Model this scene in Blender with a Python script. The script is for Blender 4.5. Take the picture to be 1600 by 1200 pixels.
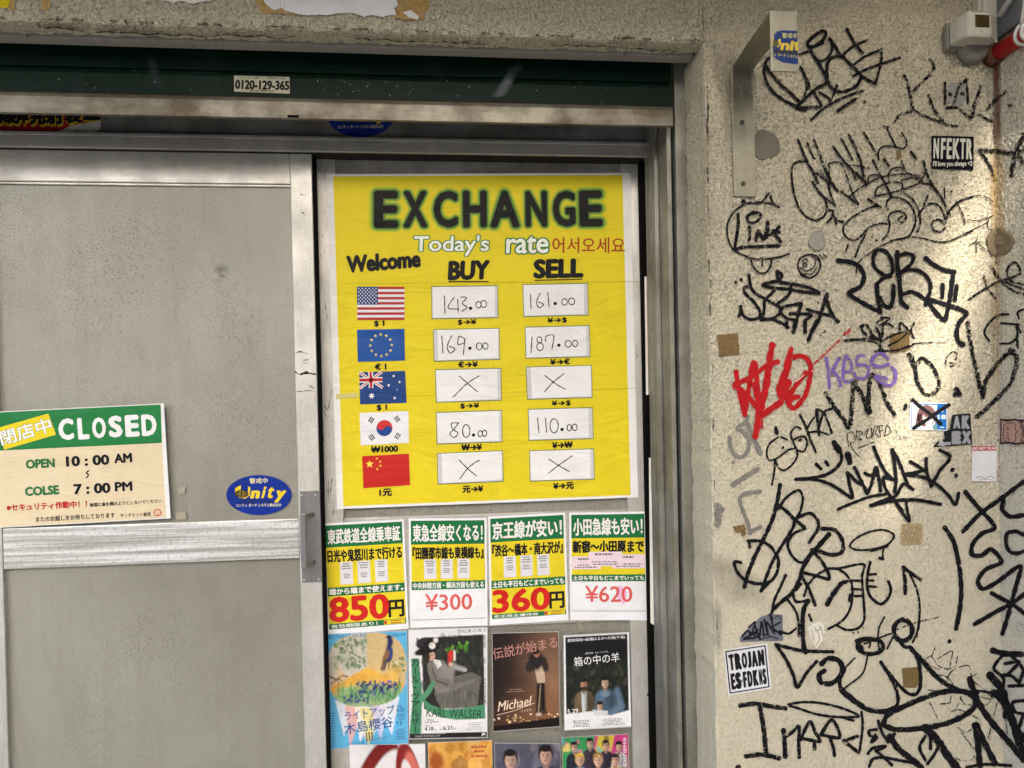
import bpy, bmesh, math, random
import numpy as np
from mathutils import Vector, Matrix, Euler

for _o in list(bpy.data.objects): bpy.data.objects.remove(_o)
scene = bpy.context.scene
COL = scene.collection
R = math.radians

# ------------------------------------------------------------------ camera
F_PX = 1110.0            # focal length in photograph pixels (1600 wide)
CX, CY = 800.0, 682.0    # principal point
YAW, PITCH, ROLL = 5.6, -0.6, 1.25
CAM_Z = 1.55
cam_d = bpy.data.cameras.new('camera')
cam = bpy.data.objects.new('camera', cam_d); COL.objects.link(cam)
cam_d.sensor_fit = 'HORIZONTAL'; cam_d.sensor_width = 36.0
cam_d.lens = F_PX / 1600 * 36.0
cam_d.shift_y = (CY - 600) / 1600.0
cam_d.clip_start = 0.02; cam_d.clip_end = 500
MR = (Matrix.Rotation(R(-YAW), 3, 'Z') @ Matrix.Rotation(R(90 + PITCH), 3, 'X') @ Matrix.Rotation(R(-ROLL), 3, 'Z'))
cam.matrix_world = Matrix.Translation((0, 0, CAM_Z)) @ MR.to_4x4()
scene.camera = cam
scene.render.resolution_x, scene.render.resolution_y = 1024, 768

# ------------------------------------------------------------------ light
SUN_DIR = Vector((-0.15, -1.56, 1.0)).normalized()
world = bpy.data.worlds.new('World'); scene.world = world; world.use_nodes = True
wn = world.node_tree
sky = wn.nodes.new('ShaderNodeTexSky'); sky.sky_type = 'NISHITA'; sky.sun_disc = False
sky.sun_elevation = math.asin(SUN_DIR.z)
sky.sun_rotation = math.atan2(SUN_DIR.x, SUN_DIR.y)
sky.air_density = 0.9; sky.dust_density = 2.6; sky.ozone_density = 0.9
bg = wn.nodes['Background']; bg.inputs['Strength'].default_value = 0.14
wn.links.new(sky.outputs[0], bg.inputs['Color'])
sun_d = bpy.data.lights.new('sun', 'SUN'); sun_d.energy = 2.0; sun_d.angle = R(0.55); sun_d.color = (1.0, 0.93, 0.82)
sun = bpy.data.objects.new('sun', sun_d); COL.objects.link(sun); sun.location = (-1, -6, 6)
sun.rotation_euler = (-SUN_DIR).to_track_quat('-Z', 'Y').to_euler()
vs = scene.view_settings
scene.display_settings.display_device = 'sRGB'
vs.view_transform = 'Standard'; vs.look = 'None'; vs.gamma = 1.0; vs.use_curve_mapping = False
vs.exposure = 2.3
scene.cycles.transparent_max_bounces = 24

# ------------------------------------------------------------------ planes of the place (metres, y runs away from the street)
YW, YF, YL, YR_ = 1.59, 1.72, 1.865, 1.900     # stucco face, door frame face, left leaf face, right leaf face

def ray(px, py):
    return MR @ Vector(((px - CX) / F_PX, -(py - CY) / F_PX, -1.0))
def P(px, py, y):
    d = ray(px, py); t = y / d.y
    return Vector((d.x * t, y, CAM_Z + d.z * t))
def X(px, py, y): return P(px, py, y).x
def Z(px, py, y): return P(px, py, y).z
XS = X(1557, 420, YW)                            # inside corner with the side wall
def on_y(y):
    def f(px, py, off=0.0): return P(px, py, y - off)
    return f
on_left, on_right = on_y(YL), on_y(YR_)
def on_wall(px, py, off=0.0):
    p = P(px, py, YW - off)
    if p.x > XS - off:
        d = ray(px, py); t = (XS - off) / d.x
        p = Vector((XS - off, d.y * t, CAM_Z + d.z * t))
    return p

# ------------------------------------------------------------------ objects
def lin(v):
    v = v / 255.0
    return v / 12.92 if v <= 0.04045 else ((v + 0.055) / 1.055) ** 2.4
def rgb(r, g, b, k=0.92): return (lin(r) * k, lin(g) * k, lin(b) * k)

def tag(o, label=None, cat=None, group=None, kind=None):
    if label: o['label'] = label
    if cat: o['category'] = cat
    if group: o['group'] = group
    if kind: o['kind'] = kind
    return o
def link(name, me, mat, parent=None, origin=None):
    """vertices come in world space; the object gets an origin of its own"""
    n = len(me.vertices)
    co = np.empty(n * 3, dtype=np.float32); me.vertices.foreach_get('co', co); co = co.reshape(-1, 3)
    if origin is None:
        lo, hi = co.min(0), co.max(0); origin = Vector(((lo[0] + hi[0]) / 2, (lo[1] + hi[1]) / 2, lo[2]))
    co -= np.array(origin, dtype=np.float32)
    me.vertices.foreach_set('co', co.ravel()); me.update()
    o = bpy.data.objects.new(name, me); COL.objects.link(o)
    mats = mat if isinstance(mat, (list, tuple)) else [mat]
    for m in mats: me.materials.append(m)
    if parent is not None:
        o.parent = parent
        po = world_of(parent); o.location = Vector(origin) - po
    else: o.location = origin
    return o
def world_of(o):
    v = Vector(o.location)
    while o.parent: o = o.parent; v += o.location
    return v
def empty(name, loc, label, cat, group=None):
    o = bpy.data.objects.new(name, None); COL.objects.link(o); o.location = loc; o.empty_display_size = 0.05
    return tag(o, label, cat, group)

class MB:
    """collects bevelled boxes, prisms and tubes; build() links them as one mesh"""
    def __init__(s): s.bm = bmesh.new()
    def box(s, x0, x1, y0, y1, z0, z1, bev=0.0015, seg=2):
        b = bmesh.new()
        bmesh.ops.create_cube(b, size=1)
        for v in b.verts:
            v.co = Vector(((x0 + x1) / 2 + v.co.x * (x1 - x0), (y0 + y1) / 2 + v.co.y * (y1 - y0), (z0 + z1) / 2 + v.co.z * (z1 - z0)))
        if bev > 0: bmesh.ops.bevel(b, geom=list(b.edges), offset=bev, segments=seg, affect='EDGES', profile=0.5)
        s.add(b); return s
    def add(s, b, M=None):
        if M is not None: bmesh.ops.transform(b, matrix=M, verts=b.verts)
        me = bpy.data.meshes.new('t'); b.to_mesh(me); b.free(); s.bm.from_mesh(me); bpy.data.meshes.remove(me)
    def prism(s, pts, axis, a, b_, bev=0.0):
        """pts: 2-D outline in the two other axes, extruded along axis from a to b_"""
        b = bmesh.new()
        def mk(p, t):
            return {'x': (t, p[0], p[1]), 'y': (p[0], t, p[1]), 'z': (p[0], p[1], t)}[axis]
        v0 = [b.verts.new(mk(p, a)) for p in pts]; v1 = [b.verts.new(mk(p, b_)) for p in pts]
        n = len(pts)
        b.faces.new(v0); b.faces.new(v1[::-1])
        for i in range(n): b.faces.new((v0[i], v1[i], v1[(i + 1) % n], v0[(i + 1) % n]))
        bmesh.ops.recalc_face_normals(b, faces=b.faces)
        if bev > 0: bmesh.ops.bevel(b, geom=list(b.edges), offset=bev, segments=2, affect='EDGES', profile=0.5)
        s.add(b); return s
    def tube(s, pts, r, n=14, cap=True):
        b = bmesh.new(); rings = []
        pts = [Vector(p) for p in pts]; N = len(pts)
        rr = r if isinstance(r, (list, tuple)) else [r] * N
        ref = None
        for i, p in enumerate(pts):
            t = (pts[min(i + 1, N - 1)] - pts[max(i - 1, 0)]).normalized()
            if ref is None: ref = t.orthogonal().normalized()
            u = (ref - t * ref.dot(t)).normalized(); ref = u; w = t.cross(u)
            rings.append([b.verts.new(p + (u * math.cos(2 * math.pi * k / n) + w * math.sin(2 * math.pi * k / n)) * rr[i]) for k in range(n)])
        for i in range(N - 1):
            for k in range(n):
                f = b.faces.new((rings[i][k], rings[i][(k + 1) % n], rings[i + 1][(k + 1) % n], rings[i + 1][k])); f.smooth = True
        if cap: b.faces.new(rings[0][::-1]); b.faces.new(rings[-1])
        bmesh.ops.recalc_face_normals(b, faces=b.faces)
        s.add(b); return s
    def screw(s, p, r=0.004, h=0.002, ny=-1):
        """domed screw head facing the street with a cross recess left as a low centre"""
        prof = [(r, 0), (r * 0.95, h * 0.6), (r * 0.6, h), (r * 0.35, h), (r * 0.2, h * 0.3)]
        b = bmesh.new(); n = 14; rings = []
        for (q, d) in prof: rings.append([b.verts.new((p[0] + q * math.cos(2 * math.pi * k / n), p[1] + ny * d, p[2] + q * math.sin(2 * math.pi * k / n))) for k in range(n)])
        for i in range(len(prof) - 1):
            for k in range(n): b.faces.new((rings[i][k], rings[i][(k + 1) % n], rings[i + 1][(k + 1) % n], rings[i + 1][k]))
        b.faces.new(rings[-1]); bmesh.ops.recalc_face_normals(b, faces=b.faces)
        s.add(b); return s
    def build(s, name, mat, parent=None, origin=None):
        me = bpy.data.meshes.new(name); s.bm.to_mesh(me); s.bm.free()
        return link(name, me, mat, parent, origin)

# ------------------------------------------------------------------ materials
class NT:
    def __init__(s, name):
        s.m = bpy.data.materials.new(name); s.m.use_nodes = True; s.t = s.m.node_tree
        s.p = s.t.nodes['Principled BSDF']; s.out = s.t.nodes['Material Output']
        g = s.t.nodes.new('ShaderNodeNewGeometry'); s.pos = g.outputs['Position']
    def n(s, typ, **kw):
        nd = s.t.nodes.new('ShaderNode' + typ)
        for k, v in kw.items(): setattr(nd, k, v)
        return nd
    def l(s, a, b): s.t.links.new(a, b)
    def mapping(s, scale=(1, 1, 1), rot=(0, 0, 0), loc=(0, 0, 0)):
        m = s.n('Mapping'); m.inputs['Scale'].default_value = scale; m.inputs['Rotation'].default_value = rot; m.inputs['Location'].default_value = loc
        s.l(s.pos, m.inputs['Vector']); return m.outputs[0]
    def noise(s, scale, detail=2, rough=0.5, vec=None, dist=0.0):
        t = s.n('TexNoise'); t.inputs['Scale'].default_value = scale; t.inputs['Detail'].default_value = detail
        t.inputs['Roughness'].default_value = rough; t.inputs['Distortion'].default_value = dist
        s.l(vec if vec is not None else s.pos, t.inputs['Vector']); return t.outputs['Fac']
    def ramp(s, fac, stops, interp='LINEAR'):
        r = s.n('ValToRGB'); r.color_ramp.interpolation = interp
        e = r.color_ramp.elements
        while len(e) < len(stops): e.new(0.5)
        for i, (p, c) in enumerate(stops):
            e[i].position = p; e[i].color = (c, c, c, 1) if isinstance(c, (int, float)) else (*c, 1)
        s.l(fac, r.inputs[0]); return r.outputs[0]
    def mix(s, fac, a, b, blend='MIX'):
        m = s.n('Mix', data_type='RGBA', blend_type=blend)
        for sock, v in ((m.inputs[0], fac), (m.inputs[6], a), (m.inputs[7], b)):
            if isinstance(v, (int, float)): sock.default_value = v
            elif isinstance(v, tuple): sock.default_value = (*v, 1)
            else: s.l(v, sock)
        return m.outputs[2]
    def math(s, op, a, b=None, clamp=False):
        m = s.n('Math', operation=op); m.use_clamp = clamp
        for sock, v in ((m.inputs[0], a), (m.inputs[1], b)):
            if v is None: continue
            if isinstance(v, (int, float)): sock.default_value = v
            else: s.l(v, sock)
        return m.outputs[0]
    def bump(s, h, strength=0.5, dist=0.002, prev=None):
        b = s.n('Bump'); b.inputs['Strength'].default_value = strength; b.inputs['Distance'].default_value = dist
        s.l(h, b.inputs['Height'])
        if prev is not None: s.l(prev, b.inputs['Normal'])
        return b.outputs[0]
    def set(s, **kw):
        for k, v in kw.items():
            k = {'color': 'Base Color', 'rough': 'Roughness', 'metal': 'Metallic', 'normal': 'Normal', 'spec': 'Specular IOR Level', 'alpha': 'Alpha', 'coat': 'Coat Weight', 'coat_rough': 'Coat Roughness'}[k]
            sock = s.p.inputs[k]
            if isinstance(v, (int, float)): sock.default_value = v
            elif isinstance(v, tuple): sock.default_value = (*v, 1)
            else: s.l(v, sock)
        return s.m

def stucco_height(s):
    """the plaster relief; the marker paint uses the very same field so that ink sits on its ridges"""
    a = s.noise(140, 1.5, 0.5, dist=0.5)
    b = s.noise(360, 2, 0.5)
    h = s.math('ADD', s.math('MULTIPLY', a, 0.72), s.math('MULTIPLY', b, 0.28))
    # short curved crevices: thin iso-lines of a noise field, broken up by another
    w = s.noise(120, 1, 0.4, dist=0.9)
    ridge = s.math('ABSOLUTE', s.math('SUBTRACT', w, 0.5))
    brk = s.ramp(s.noise(110, 2, 0.5), [(0.42, 0.0), (0.54, 1.0)])
    crev = s.math('MULTIPLY', s.ramp(ridge, [(0.015, 1.0), (0.06, 0.0)]), brk)
    return h, crev, s.math('SUBTRACT', h, s.math('MULTIPLY', crev, 0.20))
def mat_stucco(name, base, dark, smooth=1.0):
    s = NT(name)
    h, crev, hc = stucco_height(s)
    sep = s.n('SeparateXYZ'); s.l(s.pos, sep.inputs[0])
    # the upper coat is coarser, lower down it has been painted over and rubbed smooth
    up = s.math('MULTIPLY', s.math('SUBTRACT', s.math('ADD', sep.outputs[2], s.math('MULTIPLY', s.noise(3, 3), 0.6)), 1.35), 1.1, clamp=True)
    amt = s.math('ADD', s.math('MULTIPLY', up, 0.62), 0.38)
    pits = s.ramp(h, [(0.36, 1.0), (0.50, 0.0)])
    big = s.noise(2.6, 5, 0.62)
    stain = s.ramp(big, [(0.40, 0.0), (0.66, 1.0)])
    col = s.mix(s.math('MULTIPLY', stain, 0.4), base, tuple(v * q for v, q in zip(base, (0.82, 0.84, 0.90))))
    streak = s.ramp(s.noise(1.0, 5, 0.65, vec=s.mapping((9, 9, 1.1))), [(0.52, 0.0), (0.75, 1.0)])
    col = s.mix(s.math('MULTIPLY', streak, 0.22), col, dark)
    col = s.mix(s.math('MULTIPLY', s.noise(60, 3, 0.6), 0.22), col, tuple(v * 0.74 for v in base))
    col = s.mix(s.math('MULTIPLY', s.math('MULTIPLY', pits, 0.42), amt), col, dark)
    col = s.mix(s.math('MULTIPLY', s.math('MULTIPLY', crev, 0.45), amt), col, dark)
    fl = s.ramp(s.noise(260, 3, 0.6), [(0.66, 0.0), (0.72, 1.0)])
    col = s.mix(s.math('MULTIPLY', fl, 0.4), col, tuple(v * 0.5 for v in dark))
    dn = s.n('Displacement'); dn.inputs['Midlevel'].default_value = 0.64
    lump = s.math('MULTIPLY', s.math('SUBTRACT', s.noise(16, 3, 0.5), 0.6), 0.35)
    s.l(s.math('ADD', hc, lump), dn.inputs['Height']); s.l(s.math('MULTIPLY', amt, 0.0115 * smooth), dn.inputs['Scale'])
    s.l(dn.outputs[0], s.out.inputs['Displacement']); s.m.displacement_method = 'BOTH'
    return s.set(color=col, rough=0.9, spec=0.15)
def mat_marker():
    s = NT('marker_paint')
    at = s.n('Attribute'); at.attribute_name = 'Col'
    h, crev, hc = stucco_height(s)
    fine = s.noise(430, 2, 0.5)
    hh = s.math('ADD', s.math('MULTIPLY', hc, 0.58), s.math('MULTIPLY', fine, 0.46))
    patch = s.noise(46, 3, 0.6)
    thr = s.math('ADD', s.math('MULTIPLY', at.outputs['Alpha'], 0.33), s.math('MULTIPLY', s.math('SUBTRACT', patch, 0.5), 0.20))
    thr = s.math('ADD', thr, 0.25)
    al = s.math('MULTIPLY', s.math('SUBTRACT', hh, thr), 22.0, clamp=True)
    n1 = s.bump(hc, 0.55, 0.008)
    m = s.set(color=at.outputs['Color'], rough=0.6, normal=n1, alpha=al, spec=0.08)
    return m
def mat_print(name, rough=0.5, spec=0.4, coat=0.0, bump=0.25, bscale=9, dirt=0.06, coat_rough=0.12):
    s = NT(name)
    at = s.n('Attribute'); at.attribute_name = 'Col'
    f = s.noise(260, 3, 0.6); g = s.noise(12, 4, 0.6)
    col = s.mix(s.math('MULTIPLY', f, dirt * 5), at.outputs['Color'], (0.72, 0.70, 0.62), 'MULTIPLY')
    col = s.mix(s.math('MULTIPLY', s.ramp(g, [(0.45, 0.0), (0.8, 1.0)]), dirt * 6), col, (0.74, 0.70, 0.58), 'MULTIPLY')
    w = s.noise(bscale, 3, 0.5, vec=s.mapping((0.6, 1, 1.6), (0, 0.5, 0)), dist=0.8)
    n1 = s.bump(w, bump, 0.02)
    n2 = s.bump(s.noise(700, 1), 0.05, 0.001, n1)
    return s.set(color=col, rough=rough, normal=n2, spec=spec, coat=coat, coat_rough=coat_rough)
def mat_metal(name, base, dirt, grain='x', metal=0.75, rough=0.36, dirt_amt=0.5, speck=0.35, gs=1.0):
    s = NT(name)
    sc = {'x': (3, 60, 260), 'z': (260, 60, 3), 'n': (120, 120, 120)}[grain]
    br = s.noise(1.0 * gs, 3, 0.6, vec=s.mapping(sc))
    big = s.ramp(s.noise(6, 6, 0.7), [(0.40, 0.0), (0.62, 1.0)])
    wipe = s.ramp(s.noise(1.0, 5, 0.7, vec=s.mapping((14, 14, 3) if grain == 'z' else (3, 14, 16))), [(0.46, 0.0), (0.74, 1.0)])
    col = s.mix(s.math('MULTIPLY', br, 0.35), base, tuple(v * 0.66 for v in base))
    col = s.mix(s.math('MULTIPLY', big, dirt_amt * 0.8), col, dirt)
    col = s.mix(s.math('MULTIPLY', wipe, dirt_amt * 0.9), col, dirt)
    scr = s.ramp(s.noise(1.0, 3, 0.6, vec=s.mapping((30, 30, 420) if grain != 'z' else (420, 30, 30), (0.05, 0.1, 0.07))), [(0.64, 0.0), (0.68, 1.0)])
    col = s.mix(s.math('MULTIPLY', scr, 0.4), col, tuple(v * 0.5 for v in dirt))
    sp = s.ramp(s.noise(240, 2, 0.5), [(0.66, 0.0), (0.71, 1.0)])
    col = s.mix(s.math('MULTIPLY', sp, speck), col, tuple(v * 0.25 for v in dirt))
    rg = s.math('ADD', s.math('MULTIPLY', br, 0.22), rough - 0.1)
    rg = s.math('ADD', rg, s.math('MULTIPLY', big, 0.15))
    n1 = s.bump(br, 0.12, 0.001)
    return s.set(color=col, rough=rg, metal=metal, normal=n1)
def mat_plain(name, base, rough=0.6, metal=0.0, var=0.25, scale=40, bump=0.1, spec=0.4):
    s = NT(name)
    f = s.noise(scale, 4, 0.6)
    col = s.mix(s.math('MULTIPLY', f, var * 2), base, tuple(v * 0.55 for v in base))
    return s.set(color=col, rough=rough, metal=metal, normal=s.bump(s.noise(scale * 4, 2), bump, 0.002), spec=spec)

M = {}
M['stucco'] = mat_stucco('stucco', (0.575, 0.522, 0.388), (0.15, 0.122, 0.08))
M['stucco_side'] = mat_stucco('stucco_side', (0.54, 0.495, 0.39), (0.15, 0.122, 0.085), 0.8)
M['marker'] = mat_marker()
M['paper'] = mat_print('printed_paper', 0.5, 0.14, bump=0.5)
M['laminate'] = mat_print('laminated_print', 0.5, 0.1, coat=0.5, bump=0.35, bscale=14, coat_rough=0.16)
M['vinyl'] = mat_print('vinyl_sticker', 0.5, 0.08, bump=0.1, bscale=30, dirt=0.1)
M['glossy'] = mat_print('glossy_flyer', 0.5, 0.1, coat=0.25, bump=0.3, bscale=11, dirt=0.03, coat_rough=0.2)
M['alu'] = mat_metal('brushed_aluminium', (0.60, 0.585, 0.53), (0.20, 0.185, 0.15), 'z', 0.55, 0.42, 0.35)
M['alu_x'] = mat_metal('brushed_aluminium_rail', (0.60, 0.58, 0.53), (0.22, 0.20, 0.165), 'x', 0.55, 0.40, 0.55)
M['alu_dirty'] = mat_metal('grimy_aluminium', (0.33, 0.315, 0.29), (0.09, 0.08, 0.07), 'x', 0.4, 0.5, 0.8)
M['bar'] = mat_metal('worn_shutter_bar', (0.23, 0.213, 0.17), (0.075, 0.057, 0.03), 'x', 0.45, 0.4, 1.1, 0.4)
M['steel'] = mat_metal('handle_steel', (0.30, 0.285, 0.28), (0.10, 0.09, 0.085), 'z', 0.8, 0.36, 0.4, 0.2)
M['bracket'] = mat_metal('dull_galvanised_steel', (0.36, 0.345, 0.265), (0.14, 0.125, 0.085), 'z', 0.7, 0.36, 0.5, 0.3)
M['alu_frame'] = mat_metal('weathered_frame', (0.31, 0.30, 0.26), (0.10, 0.09, 0.06), 'z', 0.5, 0.42, 0.7)
M['dark'] = mat_plain('dark_gap', (0.006, 0.0055, 0.005), 0.9, spec=0.02)
M['red'] = mat_plain('red_pipe_paint', (0.45, 0.014, 0.016), 0.38, 0, 0.3, 60, 0.15)
M['cream'] = mat_plain('aged_cream_plastic', (0.52, 0.50, 0.42), 0.5, 0, 0.15, 40)
M['grey_plastic'] = mat_plain('grey_plastic', (0.20, 0.185, 0.16), 0.6, 0, 0.2)
M['amber'] = mat_plain('amber_window', (0.05, 0.028, 0.004), 0.18, 0, 0.4, 90, 0.02, 0.6)
M['white_plastic'] = mat_plain('white_cable_plastic', (0.62, 0.61, 0.57), 0.45, 0, 0.12)
M['mortar'] = mat_plain('mortar', (0.30, 0.285, 0.245), 0.9, 0, 0.3, 70, 0.4)
M['mortar_dark'] = mat_plain('old_mortar', (0.17, 0.155, 0.115), 0.9, 0, 0.35, 60, 0.5)
M['asphalt'] = mat_plain('asphalt', (0.14, 0.135, 0.125), 0.9, 0, 0.3, 30)
M['paving'] = mat_plain('concrete_paving', (0.42, 0.385, 0.33), 0.85, 0, 0.25, 12)
M['render_far'] = mat_plain('far_render', (0.50, 0.45, 0.38), 0.85, 0, 0.2, 2)
M['roof_far'] = mat_plain('far_roof', (0.12, 0.11, 0.11), 0.8, 0, 0.2, 3)
M['glass_far'] = mat_plain('far_glass', (0.05, 0.06, 0.07), 0.1, 0, 0.2, 3)

def screws(pts, mat, parent, r, h):
    for p in pts:
        g = MB(); g.screw(p, r, h); g.build('screw', mat, parent)

# ------------------------------------------------------------------ flat printed things
def crop(ox, oy, s):
    return lambda x, y: (ox + x / s, oy + y / s)
def quadmap(q, tf=None, w=100.0, h=100.0):
    if tf: q = [tf(*p) for p in q]
    (a, b), (c, d), (e, f), (g, i) = q
    def m(u, v):
        u /= w; v /= h
        return ((a * (1 - u) + c * u) * (1 - v) + (g * (1 - u) + e * u) * v, (b * (1 - u) + d * u) * (1 - v) + (i * (1 - u) + f * u) * v)
    return m
ident = lambda x, y: (x, y)
_tc = {}
def glyphs(s, off=0.0):
    k = (s, off)
    if k not in _tc:
        cu = bpy.data.curves.new('t', 'FONT'); cu.body = s; cu.size = 1; cu.resolution_u = 3; cu.offset = off
        o = bpy.data.objects.new('t', cu); me = o.to_mesh()
        v = np.array([tuple(x.co)[:2] for x in me.vertices]); f = [tuple(p.vertices) for p in me.polygons]
        o.to_mesh_clear(); bpy.data.objects.remove(o); bpy.data.curves.remove(cu)
        _tc[k] = (v, f)
    return _tc[k]
def smooth_path(pts, step, closed=False):
    pts = [np.array(p, float) for p in pts]
    if len(pts) == 1: return pts
    if len(pts) == 2:
        n = max(2, int(np.linalg.norm(pts[1] - pts[0]) / step)); return [pts[0] + (pts[1] - pts[0]) * i / n for i in range(n + 1)]
    out = []
    N = len(pts)
    for i in range(N - 1):
        p1, p2 = pts[i], pts[i + 1]
        p0 = pts[i - 1] if i > 0 else (pts[-2] if closed else 2 * p1 - p2)
        p3 = pts[i + 2] if i + 2 < N else (pts[1] if closed else 2 * p2 - p1)
        d = np.linalg.norm(p2 - p1)
        d0 = max(np.linalg.norm(p1 - p0), 1e-6); d3 = max(np.linalg.norm(p3 - p2), 1e-6)
        m1 = (p2 - p0) * d / (d0 + d) * 0.92; m2 = (p3 - p1) * d / (d3 + d) * 0.92
        n = max(2, int(d / step))
        for k in range(n):
            t = k / n; t2, t3 = t * t, t * t * t
            out.append((2 * t3 - 3 * t2 + 1) * p1 + (t3 - 2 * t2 + t) * m1 + (-2 * t3 + 3 * t2) * p2 + (t3 - t2) * m2)
    out.append(pts[-1]); return out
class Sheet:
    """faces drawn in photograph pixels or a local frame, laid on one real surface, a hair's breadth per layer"""
    LAYER = 0.00018
    def __init__(s, surf, base=0.0012, tf=ident, seed=1):
        s.surf, s.base, s.tf = surf, base, tf; s.V, s.C, s.F = [], [], []; s.k = 1; s.rnd = random.Random(seed)
    def _v(s, p, off, col, tf=None):
        q = (tf or s.tf)(*p); s.V.append(s.surf(q[0], q[1], off)); s.C.append(col if len(col) == 4 else (*col, 0.0)); return len(s.V) - 1
    def off(s, layer=None):
        if layer is None: layer = s.k; s.k += 1
        return s.base + layer * s.LAYER
    def poly(s, pts, col, layer=None, thick=0.0, tf=None):
        o = s.off(layer); i0 = [s._v(p, o, col, tf) for p in pts]
        s.F.append(tuple(i0[::-1]))
        if thick > 0:
            i1 = [s._v(p, o - thick, col, tf) for p in pts]; n = len(pts)
            for i in range(n): s.F.append((i0[i], i0[(i + 1) % n], i1[(i + 1) % n], i1[i]))
            s.F.append(tuple(i1))
    def rect(s, x0, y0, x1, y1, col, layer=None, thick=0.0, tf=None):
        s.poly([(x0, y0), (x1, y0), (x1, y1), (x0, y1)], col, layer, thick, tf)
    def ell(s, x, y, rx, ry, col, layer=None, n=24, a0=0, a1=360, rot=0.0, tf=None, thick=0.0):
        full = abs(a1 - a0) >= 360; c, sn = math.cos(R(rot)), math.sin(R(rot)); pts = []
        for k in range(n if full else n + 1):
            a = R(a0 + (a1 - a0) * k / n); u, v = rx * math.cos(a), ry * math.sin(a)
            pts.append((x + u * c - v * sn, y + u * sn + v * c))
        s.poly(pts, col, layer, thick, tf)
    def star(s, x, y, r, col, n=5, inner=0.4, rot=-90, tf=None, layer=None):
        s.poly([(x + (r if k % 2 == 0 else r * inner) * math.cos(R(rot + 180 * k / n)), y + (r if k % 2 == 0 else r * inner) * math.sin(R(rot + 180 * k / n))) for k in range(2 * n)], col, layer, 0, tf)
    def text(s, t, x0, yb0, x1, yb1, h, col, bold=0.0, lean=0.0, layer=None, tf=None, halo=None):
        """fits the lettering's bounding box: bottom edge from (x0,yb0) to (x1,yb1), h high"""
        if halo:
            for (hb, hc) in halo: s.text(t, x0, yb0, x1, yb1, h, hc, hb, lean, layer, tf)
        v, f = glyphs(t); b = abs(bold) if bold > 0.006 else 0.0
        lo, hi = v.min(0), v.max(0); o = s.off(layer)
        dx, dy = x1 - x0, yb1 - yb0; L = math.hypot(dx, dy); ux, uy = dx / L, dy / L
        ex, ey = L / (hi[0] - lo[0]), h / (hi[1] - lo[1])      # local units per em across and up
        em = min(ex, ey); bx, by = b * min(em * 1.25, ex * 1.3), b * min(em * 1.25, ey)
        sh = [(0, 0)] if b == 0 else [(bx * math.cos(R(a)), by * math.sin(R(a))) for a in range(0, 360, 24 if b > 0.055 else (45 if b > 0.025 else 90))]
        for j, (sx, sy) in enumerate(sh):
            i0 = len(s.V)
            for (a, c) in v:
                q = (a - lo[0]) / (hi[0] - lo[0]); e = (c - lo[1]) / (hi[1] - lo[1]) * h
                s._v((x0 + dx * q + uy * e + lean * e + sx, yb0 + dy * q - ux * e + sy), o + j * 4e-6, col, tf)
            for g in f: s.F.append(tuple(i0 + k for k in g))
    def vtext(s, t, x, y0, y1, size, col, bold=0.0, tf=None):
        n = len(t)
        for i, ch in enumerate(t):
            yb = y0 + (y1 - y0) * (i + 1) / n
            if ch in '・ー': 
                if ch == '・': s.ell(x, yb - size * .5, size * .12, size * .12, col, None, 8, tf=tf)
                else: s.rect(x - size * .05, yb - size * .9, x + size * .05, yb - size * .1, col, None, 0, tf)
            else: s.text(ch, x - size / 2, yb, x + size / 2, yb, (y1 - y0) / n * .86, col, bold, 0, None, tf)
    def stroke(s, pts, w, col, closed=False, cap=True, layer=None, jit=0.06, tf=None, step=None, taper=False, soft=0.0):
        step = step or max(w * 0.3, 1.0)
        if closed: pts = list(pts) + [pts[0]]
        path = smooth_path(pts, step, closed); o = s.off(layer)
        if len(path) == 1: return s.ell(path[0][0], path[0][1], w / 2, w / 2, col, layer, 12, tf=tf)
        N = len(path); pr = []; ph = s.rnd.uniform(0, 9)
        for i, p in enumerate(path):
            t = path[min(i + 1, N - 1)] - path[max(i - 1, 0)]; L = np.linalg.norm(t); t = t / L if L > 0 else np.array((1.0, 0))
            nrm = np.array((-t[1], t[0]))
            ww = w / 2 * (1 + jit * (math.sin(i * 0.55 + ph) + s.rnd.uniform(-1, 1)))
            if taper: ww *= 0.45 + 0.55 * math.sin(math.pi * min(1, (i + 1) / N) ** 0.7)
            oo = o + 1e-6 * i
            if soft:
                ce = (*col[:3], min(1.0, col[3] + soft))
                pr.append((s._v(p + nrm * ww * 1.08, oo, ce, tf), s._v(p + nrm * ww * .5, oo, col, tf), s._v(p - nrm * ww * .5, oo, col, tf), s._v(p - nrm * ww * 1.08, oo, ce, tf)))
            else:
                pr.append((s._v(p + nrm * ww, oo, col, tf), s._v(p - nrm * ww, oo, col, tf)))
        for i in range(N - 1):
            for q in range(len(pr[0]) - 1): s.F.append((pr[i][q], pr[i][q + 1], pr[i + 1][q + 1], pr[i + 1][q]))
        if cap:
            for (e, sg) in ((0, -1), (N - 1, 1)):
                t = path[min(e + 1, N - 1)] - path[max(e - 1, 0)]; t = t / max(np.linalg.norm(t), 1e-9) * sg; nrm = np.array((-t[1], t[0])) * sg
                p = path[e]; ids = [pr[e][0]]
                for k in range(1, 5):
                    a = math.pi * k / 5; ids.append(s._v(p + nrm * (w / 2) * math.cos(a) + t * (w / 2) * math.sin(a) * 0.85, o + 1e-6 * (0 if e == 0 else N), col, tf))
                ids.append(pr[e][-1]); s.F.append(tuple(ids if sg > 0 else ids[::-1]))
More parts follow.
